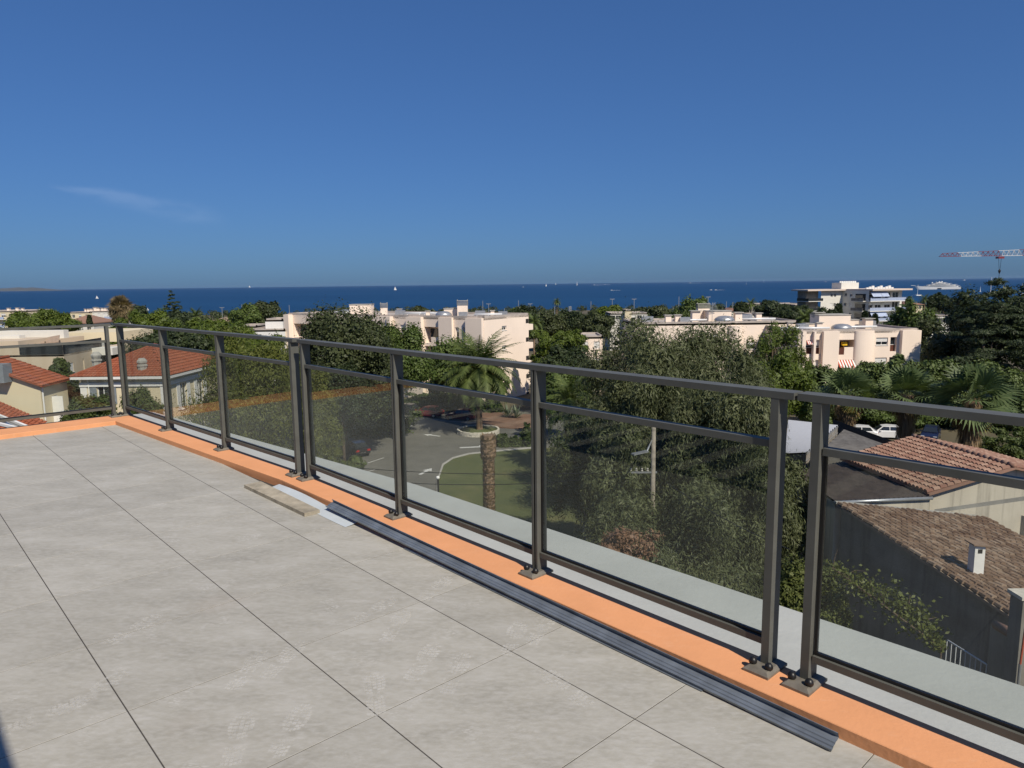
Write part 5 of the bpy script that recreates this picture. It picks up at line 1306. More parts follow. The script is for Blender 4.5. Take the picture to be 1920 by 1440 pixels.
# bare palm trunk without crown
q = gp(918, 985, GZ); zt = W(918, 815, q.y).z; bt = thing('palm_trunk', 'tall crownless palm trunk with scaly bark standing on the lawn', 'palm trunk', (q.x, q.y, GZ))
m = MB(); prof = []; hh = zt - GZ
for i in range(41):
    z = hh * i / 40; r = .40 + .035 * (i % 2) + (.16 if z > hh * .72 else 0) * min(1, (z - hh * .72) / (hh * .06) if z > hh * .72 else 0)
    if z > hh * .96: r *= .75
    prof.append((r, z))
m.lathe(prof, 14, (q.x, q.y, GZ)); m.build('trunk', 'palmbark', bt)
rng = np.random.default_rng(3); n_ = 900; a_ = rng.uniform(0, 6.283, n_); zz = rng.random(n_) * hh; r_ = np.where(zz > hh * .75, .58, .44)
P = np.stack([np.cos(a_) * r_, np.sin(a_) * r_, zz], 1); A_ = unit(np.stack([np.cos(a_) * .5, np.sin(a_) * .5, np.ones(n_)], 1)); B_ = np.stack([-np.sin(a_), np.cos(a_), 0 * a_], 1); V, Q = kites(P, A_, B_, np.full(n_, .26), np.full(n_, .2)); mesh_part(raw_mesh('leaf_stubs', V, Q, None, 'l_dead'), 'leaf_stubs', bt)

# ------------------------------------------------------------------ cars
CARM = {}
def paintm(name, c):
    if name not in CARM:
        m, n, p = new_mat(name); setin(p, Base_Color=c4(c), Roughness=.28); p.inputs['Coat Weight'].default_value = .6; p.inputs['Coat Roughness'].default_value = .05; CARM[name] = m
    return CARM[name]
M['tyre'] = plain('tyre_rubber', (.015, .015, .016), .8); M['rim'] = plain('alloy_rim', (.45, .46, .47), .3, .8)
M['tail'] = plain('red_tail_lamp', (.35, .012, .01), .25, spec=.7); M['lamp'] = plain('clear_headlamp', (.7, .72, .74), .15, spec=.7)
def car(px, py, rz, color, cname, label, z=GZ, Y=None, group='cars parked in the lot below'):
    c = gp(px, py, z) if Y is None else W(px, py, Y); c.z = z
    t = thing('parked_car', label, 'car', c, group); pm = paintm(cname, color)
    prof = [(-2.08, .38), (-2.12, .62), (-2.05, .92), (-1.75, 1.0), (-.2, .98), (.75, .95), (1.55, .86), (2.02, .70), (2.10, .45), (2.05, .25), (1.72, .22), (-1.75, .24)]
    m = MB(); sts = [(-.86, .93, -.02), (-.80, 1, 0), (0, 1.005, .015), (.80, 1, 0), (.86, .93, -.02)]; n = len(prof)
    for y, s, dz in sts: m.v += [(x * s, y, .58 + (zz - .58) * s + dz) for x, zz in prof]
    for i in range(4):
        for k in range(n): m.f.append((i * n + k, i * n + (k + 1) % n, (i + 1) * n + (k + 1) % n, (i + 1) * n + k))
    m.f += [tuple(range(n - 1, -1, -1)), tuple(4 * n + k for k in range(n))]
    # greenhouse roof
    cab = [(-1.85, .97, .76), (-1.35, 1.46, .60), (-.3, 1.52, .60), (.35, 1.44, .60), (1.0, .95, .76)]
    for i in range(len(cab) - 1): pass
    o = len(m.v); m.v += [(x, -w_, z_) for x, z_, w_ in cab] + [(x, w_, z_) for x, z_, w_ in cab]; k = len(cab)
    for i in range(k - 1): m.f.append((o + i, o + i + 1, o + k + i + 1, o + k + i))
    m.f += [tuple(o + i for i in range(k - 1, -1, -1)), tuple(o + k + i for i in range(k))]
    body = m.xf(c, rz).build('body', pm, t)
    e = .012
    for nm, P in (('windscreen', [(.98, -.70, 1.0), (.98, .70, 1.0), (.42, .56, 1.42), (.42, -.56, 1.42)]), ('rear_window', [(-1.80, .70, 1.03), (-1.80, -.70, 1.03), (-1.40, -.56, 1.42), (-1.40, .56, 1.42)])):
        off = (e * 1.2 if nm == 'windscreen' else -e * 1.2); m = MB(); m.add([(x + off, y, z_ + e) for x, y, z_ in P], [(0, 1, 2, 3)]); m.xf(c, rz).build(nm, 'win', body)
    for s in (-1, 1):
        for x0, x1, x2, x3 in ((-1.55, -.42, -.42, -1.28), (-.34, .78, .30, -.34)):
            m = MB(); m.add([(x0, s * (.752 + e), 1.02), (x1, s * (.752 + e), 1.02), (x2, s * (.612 + e), 1.41), (x3, s * (.612 + e), 1.41)], [(0, 1, 2, 3)]); m.xf(c, rz).build('side_window', 'win', body)
        for x in (-1.28, 1.32):
            m = MB(); m.tube([(x, s * .66, .32), (x, s * .875, .32)], .32, 14); wh = m.xf(c, rz).build('wheel', 'tyre', t); m = MB(); m.tube([(x, s * .86, .32), (x, s * .885, .32)], .20, 10); m.xf(c, rz).build('rim', 'rim', wh)
        m = MB(); m.obox((-2.06, s * .62, .78), Vector((.05, 0, 0)), Vector((0, .18, 0)), Vector((0, 0, .10))); m.xf(c, rz).build('tail_light', 'tail', body)
        m = MB(); m.obox((1.98, s * .60, .66), Vector((.06, 0, 0)), Vector((0, .18, 0)), Vector((0, 0, .06))); m.xf(c, rz).build('headlight', 'lamp', body)
        m = MB(); m.obox((.62, s * .90, 1.0), Vector((.08, 0, 0)), Vector((0, .09, 0)), Vector((0, 0, .06))); m.xf(c, rz).build('mirror', pm, body)
    m = MB(); m.obox((-2.10, 0, .60), Vector((.015, 0, 0)), Vector((0, .26, 0)), Vector((0, 0, .06))); m.xf(c, rz).build('number_plate', 'white', body)
    return t
car(668, 851, 2.15, (.012, .012, .014), 'black_car_paint', 'black hatchback parked beside the big shrub')
car(803, 781, 2.75, (.17, .014, .022), 'dark_red_car_paint', 'dark red car parked left of its twin by the hedge')
car(866, 787, 2.75, (.17, .014, .022), 'dark_red_car_paint', 'dark red car parked nearest the date palm')
car(760, 776, 2.75, (.015, .015, .017), 'black_car_paint', 'black car half hidden behind the railing post in the parking row')
G2 = 'cars parked behind the sheds'
car(1606, 812, 2.9, (.75, .75, .74), 'white_car_paint', 'white car left of the other white car beyond the grey shed', Y=80, group=G2)
car(1658, 815, 2.9, (.75, .75, .74), 'white_car_paint', 'white car half behind the middle fan palm trunk', Y=80, group=G2)
car(1745, 815, -2.2, (.012, .018, .05), 'navy_car_paint', 'dark blue car between the two right-hand fan palms', Y=79, group=G2)

# ------------------------------------------------------------------ utility pole, lamps, cables
p = W(1226, 800, 37); up_ = thing('utility_pole', 'pale concrete utility pole with lamp arm among the eucalyptus', 'utility pole', (p.x, p.y, GZ))
m = MB(); m.tube([(p.x, p.y, GZ), (p.x, p.y, p.z)], [.17, .11], 8); m.build('shaft', 'greybark', up_, True)
m = MB(); a = W(1186, 852, 34.5); b = W(1213, 846, 35); m.tube([(p.x, p.y, b.z - .4), (p.x - .1, p.y, b.z + .1), b], .045, 6); m.build('lamp_arm', 'steel', up_, True)
m = MB(); m.bar(b, a, .26, .07); m.build('lantern', 'steel', up_)
m = MB(); q = W(1178, 886, 37); m.bar((p.x - 1.3, p.y, q.z), (p.x + .2, p.y, q.z), .10, .08); br = m.build('crossarm', 'steel', up_)
for k in range(4): m = MB(); m.lathe([(.05, 0), (.07, .05), (.04, .1), (.06, .16), (.02, .2)], 8, (p.x - 1.2 + k * .3, p.y, q.z + .04)); m.build('insulator', 'concrete', br)
for k, (x0, y0, Y0, x1, y1, lab) in enumerate([(560, 868, 44, 1168, 886, 'upper black overhead cable crossing the lawn view'), (700, 902, 44, 1176, 893, 'lower black overhead cable crossing the lawn view')]):
    a, b = W(x0, y0, Y0), W(x1, y1, 37); m = MB(); pts = [a.lerp(b, t / 12) - Vector((0, 0, .35 * math.sin(math.pi * t / 12))) for t in range(13)]; m.tube(pts, .022, 5); solo(m, 'overhead_cable', 'black', lab, 'cable', 'overhead cables')
a, b = W(1250, 905, 31), W(1480, 1030, 24); m = MB(); m.tube([a.lerp(b, t / 8) - Vector((0, 0, .2 * math.sin(math.pi * t / 8))) for t in range(9)], .018, 5); solo(m, 'overhead_cable', 'black', 'thin cable slanting down through the eucalyptus to the right', 'cable', 'overhead cables')
q = W(821, 896, 42); lt = thing('garden_lamp', 'round white globe street lamp at the lawn corner', 'street lamp', (q.x, q.y, GZ)); m = MB(); m.tube([(q.x, q.y, GZ), (q.x, q.y, q.z)], .06, 8); m.build('pole', 'black', lt); m = MB(); m.lathe([(.03, -.1), (.10, -.05), (.12, .02), (.09, .09), (.02, .12)], 12, q); m.build('globe', 'white', lt, True)
LG = 'lamp posts and masts along the shore'
for k, (px, y0, y1, Y, kind) in enumerate([(416, 577, 600, 300, 2), (542, 572, 600, 330, 0), (905, 564, 600, 360, 0), (916, 570, 600, 330, 2), (972, 563, 590, 400, 0), (994, 570, 592, 350, 2), (1040, 566, 602, 380, 0), (1069, 574, 604, 260, 1), (1108, 565, 600, 420, 0), (1148, 561, 588, 430, 2), (1189, 561, 590, 330, 2), (1273, 556, 575, 420, 0), (1328, 557, 590, 340, 2), (1362, 565, 590, 400, 0), (1374, 566, 590, 410, 0), (600, 588, 606, 400, 0), (946, 578, 592, 420, 0), (1262, 576, 590, 430, 0), (453, 571, 590, 400, 0), (524, 588, 600, 380, 0), (1745, 560, 585, 380, 0)]):
    a = W(px, y0, Y); z0 = ground_z(Y); r = Y * .00042
    nm, lb, ct = ('street_lamp', 'tall twin-arm street lamp near the shore', 'street lamp') if kind == 2 else ('flood_light', 'floodlight mast with stacked lamps right of the distant palm', 'floodlight') if kind == 1 else ('boat_mast', 'bare thin mast rising above the shoreline trees', 'mast')
    lb += ', ' + ['beside the brown-roofed house', 'just left of the pink block', 'first behind the pink block roof', 'second behind the pink block roof', 'over the rear of the pink block', 'above the pink block right end', 'next to the distant slim palm', 'over the treeline', 'right of the floodlight mast', 'left of the modern villa', 'right of the modern villa', 'left of the round dark tree', 'right of the round dark tree', 'left of the pale shoreline house', 'above the pale shoreline house', 'behind the pink block left end', 'low behind the pink block', 'low left of the round dark tree', 'left of the brown-green tree', 'right of the brown-green tree', 'left of the large yacht'][k]
    t = thing(nm, lb, ct, (a.x, a.y, z0), LG); m = MB(); m.tube([(a.x, a.y, z0), (a.x, a.y, a.z)], [r * 1.3, r], 6); m.build('shaft', 'steel', t)
    if kind == 2:
        for s in (-1, 1): m = MB(); m.bar((a.x, a.y, a.z), (a.x + s * Y * .0032, a.y, a.z + .1), r * 2.2, r * 2); m.build('lamp_head', 'steel', t)
    if kind == 1:
        for j in range(6): m = MB(); m.box(a.x - .5 + (j % 2) * .55, a.x - .05 + (j % 2) * .55, a.y - .2, a.y + .1, a.z - .6 - .7 * (j // 2), a.z - .1 - .7 * (j // 2)); m.build('lamp_head', 'steel', t)

# ------------------------------------------------------------------ tower crane
CY = 250.; ct = W(1762, 481, CY); cr = thing('tower_crane', 'red and white tower crane jib reaching in from the right edge', 'crane', (W(2150, 480, CY - 6).x, CY - 6, ground_z(CY)))
tip = ct; root = W(2150, 476, CY - 6); tip2 = Vector((tip.x, tip.y, tip.z)); nb = 40
dirv = (root - tip) / nb
for s in range(10):
    m = MB(); red = s % 2 == 0
    for i in range(4):
        k = s * 4 + i; h = 1.0 + 1.1 * min(1, k / 18); a = tip + dirv * k; b = a + dirv; up = Vector((0, 0, h)); sd = Vector((0, .55, 0))
        for q in (sd, -sd): m.bar(a + q, b + q, .14, .14); m.bar(a + q, a.lerp(b, .5) + up, .10, .10); m.bar(b + q, a.lerp(b, .5) + up, .10, .10)
        m.bar(a.lerp(b, -.5) + up if k else a.lerp(b, .5) + up, a.lerp(b, .5) + up, .15, .15); m.bar(a + sd, a - sd, .08, .08)
    m.build('jib_section', paintm('crane_red', (.22, .035, .035)) if red else 'metalw', cr)
m = MB(); m.bar((root.x, root.y, ground_z(CY)), (root.x, root.y, root.z + 6), 1.6, 1.6, (0, 1, 0)); m.build('mast', paintm('crane_red', (.22, .035, .035)), cr)
tq = W(1875, 483, CY - 1.7); m = MB(); m.obox(tq, Vector((1.0, 0, 0)), Vector((0, .8, 0)), Vector((0, 0, .35))); tr_ = m.build('trolley', paintm('crane_red', (.22, .035, .035)), cr)
hq = W(1874, 508, CY - 1.7); m = MB()
for s in (-.5, .5): m.tube([tq + Vector((s, 0, 0)), hq + Vector((s * .3, 0, .4))], .06, 4)
m.build('hoist_ropes', 'black', tr_)
m = MB(); m.lathe([(.05, -1.0), (.14, -.85), (.35, -.3), (.42, .1), (.15, .6)], 8, hq); m.tube([hq - Vector((0, 0, .9)), hq - Vector((0, 0, 2.6))], .07, 5); m.build('hook_block', 'black', tr_)

# ------------------------------------------------------------------ boats
def sea_at(px, py): return gp(px, py, SEAZ)
def hull(m, L, B, H, c, rz, bow=.35):
    n = 12; P = []
    for i in range(n + 1):
        x = -L / 2 + L * i / n; t = i / n; w_ = B / 2 * (1 if t < 1 - bow else max(.02, 1 - ((t - (1 - bow)) / bow) ** 1.7)) * (.85 + .15 * min(1, t * 4)); hz = H * (1 + .25 * t * t)
        P.append([(x, -w_ * .75, -.3), (x, -w_, hz), (x, w_, hz), (x, w_ * .75, -.3)])
    o = len(m.v); m.v += [q for r in P for q in r]
    for i in range(n):
        for k in range(3): m.f.append((o + i * 4 + k, o + i * 4 + k + 1, o + (i + 1) * 4 + k + 1, o + (i + 1) * 4 + k))
    m.f += [(o, o + 1, o + 2, o + 3), tuple(o + n * 4 + k for k in (3, 2, 1, 0))]
def sailboat(px, py, hpx, label, sails=True, cat_=False, rz=0.3, thick=1.0):
    c = sea_at(px, py); Y = c.y; h = hpx / F * Y; L = h * .85
    t = thing('catamaran' if cat_ else 'sailboat', label, 'boat', c, 'boats on the sea')
    m = MB()
    if cat_:
        for s in (-1, 1):
            mm = MB(); hull(mm, L * .9, L * .12, L * .08, c, 0); mm.v = [(x, y + s * L * .26, z) for x, y, z in mm.v]; m.add(mm.v, mm.f)
        m.box(-L * .25, L * .2, -L * .3, L * .3, L * .08, L * .17)
    else: hull(m, L, L * .28, L * .09, c, 0)
    m.xf(c, rz).build('hull', 'white', t)
    m = MB(); m.tube([(0, 0, L * .05), (0, 0, h)], h * .008 * thick, 5); m.bar((0, 0, L * .14), (-L * .42, 0, L * .14), h * .008, h * .008); m.xf(c, rz).build('mast', 'white', t)
    if sails:
        e = h * .006
        for nm, P in (('main_sail', [(-.01 * L, L * .16), (-.40 * L, L * .17), (-.01 * L, h * .97)]), ('fore_sail', [(.03 * L, L * .14), (.45 * L, L * .13), (.02 * L, h * .85)])):
            m = MB(); m.v = [(x, -e, z) for x, z in P] + [(x, e, z) for x, z in P]; m.f = [(0, 1, 2), (5, 4, 3), (0, 3, 4, 1), (1, 4, 5, 2), (2, 5, 3, 0)]; m.xf(c, rz).build(nm, 'white', t)
for i, (px, py, h, lab) in enumerate([(182, 560, 6, 'small white sailboat above the far left cream block'), (186, 541.5, 3, 'tiny sailboat on the horizon over the far left block'), (468, 539, 4, 'tiny sailboat on the horizon above the brown-green tree'), (741, 544, 7, 'white sailboat on the horizon above the pink block'), (277, 582, 5, 'small sailboat left of the dark conifer'), (1024, 537, 5, 'tiny sailboat left of the brightest far sail'), (1042, 534, 4, 'tiny sail just on the horizon left of centre sail'), (1082, 535, 7, 'brightest white sail on the horizon right of centre'), (1399, 533, 5, 'small sailboat on the horizon left of the white tower'), (1432, 529, 4, 'tiny sailboat on the horizon nearest the white tower')]):
    sailboat(px, py, h, lab, rz=.2 + .15 * i, thick=1.5)
sailboat(1720, 556, 22, 'white catamaran with bare mast moored right of the white tower', False, True, -1.3, 1.6)
sailboat(1857, 551, 31, 'sailing yacht with tall white mast behind the dark cedar', False, False, .8, 1.6)
sailboat(1915, 552, 21, 'sailing yacht with bare mast at the right edge', False, False, .7, 1.6)
sailboat(1838, 547, 10, 'small sailboat between the large yacht and the tall mast', True, False, .9, 1.2)
M['foam'] = plain('white_foam', (.68, .72, .75), .9)
for i, (px, py, L_, lab, wl) in enumerate([(1147, 544.5, 5, 'speedboat trailing a white wake right of centre', 16), (1114, 534.5, 4, 'distant speedboat with a thin wake on the horizon', 14), (981, 538.5, 4, 'small white motorboat left of centre on the sea', 0), (1333, 544, 4, 'white motorboat ahead of another wake above the round dark tree', 0), (1342, 544, 4, 'speedboat with long wake above the round dark tree', 14), (1294, 531, 4, 'distant boat dragging a faint wake near the horizon', 12), (1808, 525.5, 6, 'small white boat on the horizon right of the large yacht', 0), (1548, 528.5, 4, 'tiny white motorboat above the white tower', 0), (1134, 534, 3, 'tiny boat with wake on the horizon beside the first wake', 8)]):
    c = sea_at(px, py); k = c.y / F; t = thing('motorboat', lab, 'boat', c, 'boats on the sea'); L = max(8, L_ * k * .8)
    m = MB(); hull(m, L, L * .3, L * .10, c, 0); m.xf(c, math.pi).build('hull', 'white', t); m = MB(); m.add([(-L * .2, -L * .1, L * .1), (L * .15, -L * .1, L * .1), (L * .15, L * .1, L * .1), (-L * .2, L * .1, L * .1), (-L * .2, -L * .08, L * .22), (.0, -L * .08, L * .22), (.0, L * .08, L * .22), (-L * .2, L * .08, L * .22)], [(4, 5, 6, 7), (0, 1, 5, 4), (1, 2, 6, 5), (2, 3, 7, 6), (3, 0, 4, 7)]); m.xf(c, math.pi).build('cabin', 'white', t)
    if wl:
        m = MB(); w2 = .55 * k * c.y / 25.5 * .35; nn = 12
        for j in range(nn + 1):
            x = L * .4 + wl * k * j / nn; ww = w2 * (.6 + .5 * math.sin(j * 2.1)) * (1 - .6 * j / nn); m.v += [(c.x + x, c.y - ww, SEAZ + .25), (c.x + x, c.y + ww, SEAZ + .25)]
        m.f = [(2 * j, 2 * j + 2, 2 * j + 3, 2 * j + 1) for j in range(nn)]; m.build('wake', 'foam', t)
# large motor yacht
c = sea_at(1757, 542.5); k = c.y / F; L = 82 * k; ya = thing('motor_yacht', 'large white multi-deck motor yacht anchored off the coast', 'yacht', c)
m = MB(); n = 26
for i in range(n + 1):
    t = i / n; x = L / 2 - L * t; w_ = L * .07 * (1 if t > .32 else (t / .32) ** .6 + .02) ; z1 = L * (.052 + .035 * max(0, 1 - t / .42) ** 1.4)
    m.v += [(x + (L * .02 * (1 - t / .3) if t < .3 else 0), -w_, z1), (x - (L * .06 * (1 - t / .3) if t < .3 else 0), -w_ * .8, -1), (x - (L * .06 * (1 - t / .3) if t < .3 else 0), w_ * .8, -1), (x + (L * .02 * (1 - t / .3) if t < .3 else 0), w_, z1)]
for i in range(n):
    for q in range(4): m.f.append((i * 4 + q, i * 4 + (q + 1) % 4, (i + 1) * 4 + (q + 1) % 4, (i + 1) * 4 + q))
m.f += [(0, 1, 2, 3), (n * 4 + 3, n * 4 + 2, n * 4 + 1, n * 4)]
m.xf(c, math.pi).build('hull', 'white', ya)
m = MB(); m.bar((L * .50, 0, L * .088), (L * .60, 0, L * .094), L * .006, L * .006); m.xf(c, math.pi).build('bowsprit', 'white', ya)
for lv, (x0, x1, z0_, z1_, w_) in enumerate([(-.44, .30, .053, .078, .058), (-.38, .24, .083, .105, .052), (-.26, .14, .110, .130, .044), (-.16, .06, .135, .150, .034)]):
    m = MB(); m.v = [(a * L, b * L, z * L) for z, ex in ((z0_, 0), (z1_, .03)) for a, b in ((x0, -w_), (x1 - ex, -w_ * (.8 if lv else .9)), (x1 - ex, w_ * (.8 if lv else .9)), (x0, w_))]; m.f = [(0, 1, 5, 4), (1, 2, 6, 5), (2, 3, 7, 6), (3, 0, 4, 7), (4, 5, 6, 7)]
    dk = m.xf(c, math.pi).build('deck_house', 'white', ya)
    m = MB(); m.box((x0 + .02) * L, (x1 - .06) * L, -w_ * L * 1.02, w_ * L * 1.02, (z0_ + .006) * L, (z0_ + .013) * L); m.xf(c, math.pi).build('window_band', 'shut', dk)
    m = MB(); m.box((x0 - .04) * L, (x1 - .01) * L, -w_ * L * 1.12, w_ * L * 1.12, z1_ * L + .02, (z1_ + .004) * L); m.xf(c, math.pi).build('deck', 'white', dk)
m = MB(); m.tube([(-.05 * L, 0, .15 * L), (-.04 * L, 0, .185 * L)], [L * .012, L * .003], 6); m.box(-.09 * L, -.01 * L, -L * .015, L * .015, .155 * L, .165 * L); m.tube([(.03 * L, 0, .15 * L), (.03 * L, 0, .175 * L)], L * .004, 5); m.xf(c, math.pi).build('radar_mast', 'white', ya)
for x in (.12, -.10): m = MB(); m.lathe([(.003 * L, 0), (.014 * L, .008 * L), (.014 * L, .02 * L), (.004 * L, .03 * L)], 10, (x * L, 0, .133 * L if x > 0 else .153 * L)); m.xf(c, math.pi).build('radome', 'white', ya, True)
m = MB(); m.box(-.06 * L, .03 * L, -.0705 * L, .0705 * L, .014 * L, .030 * L); m.xf(c, math.pi).build('hull_opening', 'dark', ya)

# ================================================================== TREES (picture box x0, x1, y0, y1 ; distance)
EG, FG = 'eucalyptus trees below the terrace', 'trees between the houses and the shore'
tree('eucalyptus', 'e', 'weep', (1080, 1430, 620, 930), 54, 'l_euca', 'tall broad eucalyptus with weeping grey-green crown behind the handrail', 95000, .31, .17, 11, .8, 'greybark', .35, EG, limbs=10)
tree('eucalyptus', 'e', 'weep', (1105, 1330, 712, 1010), 40, 'l_euca', 'nearer weeping eucalyptus seen through the fourth glass pane', 66000, .25, .16, 12, .9, 'greybark', .25, EG, limbs=8)
tree('eucalyptus', 'e', 'weep', (1260, 1508, 715, 1140), 38, 'l_euca', 'weeping eucalyptus spreading behind the paired railing posts', 80000, .24, .16, 13, .9, 'greybark', .25, EG, limbs=8)
tree('eucalyptus', 'e', 'weep', (1028, 1170, 800, 1000), 44, 'l_oak', 'dark sparse eucalyptus at the edge of the lawn', 14000, .24, .25, 14, .6, 'greybark', .2, EG, limbs=6)
tree('eucalyptus', 'e', 'weep', (1090, 1440, 930, 1260), 33, 'l_euca', 'lowest drooping eucalyptus just above the grey ledge', 60000, .21, .16, 15, .9, 'greybark', .2, EG, limbs=6)
tree('dry_shrub', 's', 'round', (1125, 1235, 995, 1060), 30, 'l_brown', 'dry reddish-brown shrub low below the ledge', 5000, .14, .4, 16, cat='shrub', limbs=2)
tree('pepper_tree', 'p', 'weep', (372, 575, 648, 900), 46, 'l_pepper', 'feathery olive-green pepper tree behind the far panes', 42000, .22, .22, 17, .6, 'bark', .25, None, limbs=6)
tree('pepper_tree', 'p', 'weep', (552, 632, 700, 880), 50, 'l_pepper', 'smaller drooping pepper tree behind the paired posts left of the shrub', 22000, .23, .22, 18, .6, 'bark', .2, None, limbs=5)
tree('big_shrub', 's', 'bushy', (640, 775, 742, 846), 86, 'l_bush', 'big rounded green shrub behind the black hatchback', 16000, .26, .5, 19, cat='shrub', limbs=2)
tree('cypress', 'c', 'column', (600, 638, 780, 880), 56, 'l_pepper', 'slim green cypress next to the black hatchback', 7000, .22, .3, 20, limbs=1)
tree('low_hedge', 'h', 'bushy', (640, 682, 857, 880), 56, 'l_bush', 'low clipped hedge in front of the black hatchback', 2500, .2, .5, 21, cat='hedge', limbs=0)
OG = 'holm oaks in front of the pink block'
tree('holm_oak', 'o', 'round', (545, 735, 588, 800), 74, 'l_oak', 'large dark holm oak covering the left half of the pink block', 42000, .28, .5, 22, group=OG, limbs=7)
tree('holm_oak', 'o', 'round', (694, 806, 614, 735), 80, 'l_oakg', 'greener holm oak in front of the pink block centre', 26000, .28, .5, 23, group=OG, limbs=6)
tree('holm_oak', 'o', 'round', (795, 940, 640, 740), 99, 'l_oakg', 'small bright oak directly behind the date palm', 12000, .36, .5, 24, group=OG, limbs=4)
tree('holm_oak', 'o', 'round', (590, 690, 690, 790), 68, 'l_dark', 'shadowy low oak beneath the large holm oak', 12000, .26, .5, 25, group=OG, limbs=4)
PG = 'umbrella pines on the left'
tree('umbrella_pine', 'u', 'umbrella', (8, 142, 585, 640), 128, 'l_pine', 'wide umbrella pine left of the shaggy palm', 16000, .42, .35, 26, group=PG)
tree('umbrella_pine', 'u', 'umbrella', (222, 342, 588, 665), 108, 'l_pine', 'umbrella pine right behind the terrace corner post', 18000, .38, .35, 27, group=PG)
tree('umbrella_pine', 'u', 'umbrella', (305, 480, 604, 690), 97, 'l_pine', 'bright yellow-green umbrella pine above the far railing section', 24000, .36, .35, 28, group=PG)
tree('umbrella_pine', 'u', 'umbrella', (400, 560, 632, 720), 84, 'l_pine', 'nearer umbrella pine left of the large holm oak', 20000, .33, .35, 29, group=PG)
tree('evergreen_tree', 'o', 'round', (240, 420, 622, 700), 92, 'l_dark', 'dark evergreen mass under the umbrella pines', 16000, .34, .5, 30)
tree('cedar_tree', 'c', 'cedar', (300, 352, 553, 625), 150, 'l_cedar', 'dark pointed conifer against the sea on the left', 9000, .42, .3, 31, core=False)
tree('evergreen_tree', 'o', 'round', (318, 362, 585, 625), 148, 'l_cedar', 'dark round evergreen at the foot of the pointed conifer', 5000, .5, .5, 32)
tree('broad_tree', 'o', 'round', (430, 490, 575, 625), 170, 'l_oakg', 'green round tree left of the brown-tinged tree by the white house', 6000, .6, .5, 33)
tree('broad_tree', 'o', 'round', (468, 526, 568, 622), 172, 'l_oak', 'brown-tinged round tree behind the white house', 6000, .6, .5, 34)
tree('garden_bush', 's', 'round', (128, 214, 744, 835), 52, 'l_bush', 'leafy garden bush in front of the villa', 12000, .2, .45, 35, cat='shrub', limbs=3)
tree('garden_bush', 's', 'round', (234, 306, 732, 835), 52, 'l_bush', 'leafy bush seen through the first far pane before the villa', 10000, .2, .45, 36, cat='shrub', limbs=3)
tree('garden_bush', 's', 'round', (126, 158, 706, 780), 62, 'l_dark', 'dark red-flecked bush between the two left houses', 5000, .22, .45, 37, cat='shrub', limbs=2)
tree('garden_bush', 's', 'round', (140, 310, 785, 860), 42, 'l_dark', 'dark hedge just beyond the orange kerb at the corner', 12000, .18, .5, 38, cat='shrub', limbs=2)
tree('small_conifer', 'c', 'column', (96, 130, 674, 730), 66, 'l_bush', 'small pointed green tree before the cream terrace wall', 5000, .24, .4, 39, limbs=1)
tree('cypress', 'c', 'column', (164, 172, 592, 612), 160, 'l_dark', 'tiny dark cypress before the far left block', 900, .4, .4, 40, limbs=1)
tree('clipped_tree', 'b', 'box', (1000, 1096, 622, 690), 106, 'l_pine', 'dense flat-topped yellow-green tree right of the pink block', 16000, .38, .4, 41)
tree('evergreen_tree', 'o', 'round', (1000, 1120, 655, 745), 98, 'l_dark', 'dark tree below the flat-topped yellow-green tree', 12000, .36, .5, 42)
tree('broad_tree', 'o', 'round', (1015, 1110, 695, 790), 80, 'l_oakg', 'bright green bush-like tree right of the central post', 12000, .3, .5, 43)
date_palm('date_palm', W(1068, 752, 66), GZ, 3.4, 'smaller date palm low behind the glass right of the central post', 9, 40, .25, fruit=False)
tree('umbrella_pine', 'u', 'open', (1388, 1508, 612, 722), 84, 'l_pine', 'open-crowned pine with bare forked limbs before the right pink block', 13000, .34, .32, 44, core=False, limbs=16, trunk_r=.32)
tree('evergreen_tree', 'o', 'round', (1410, 1512, 672, 775), 72, 'l_pine', 'bushy yellow-green pine below the open-crowned pine', 16000, .28, .35, 45)
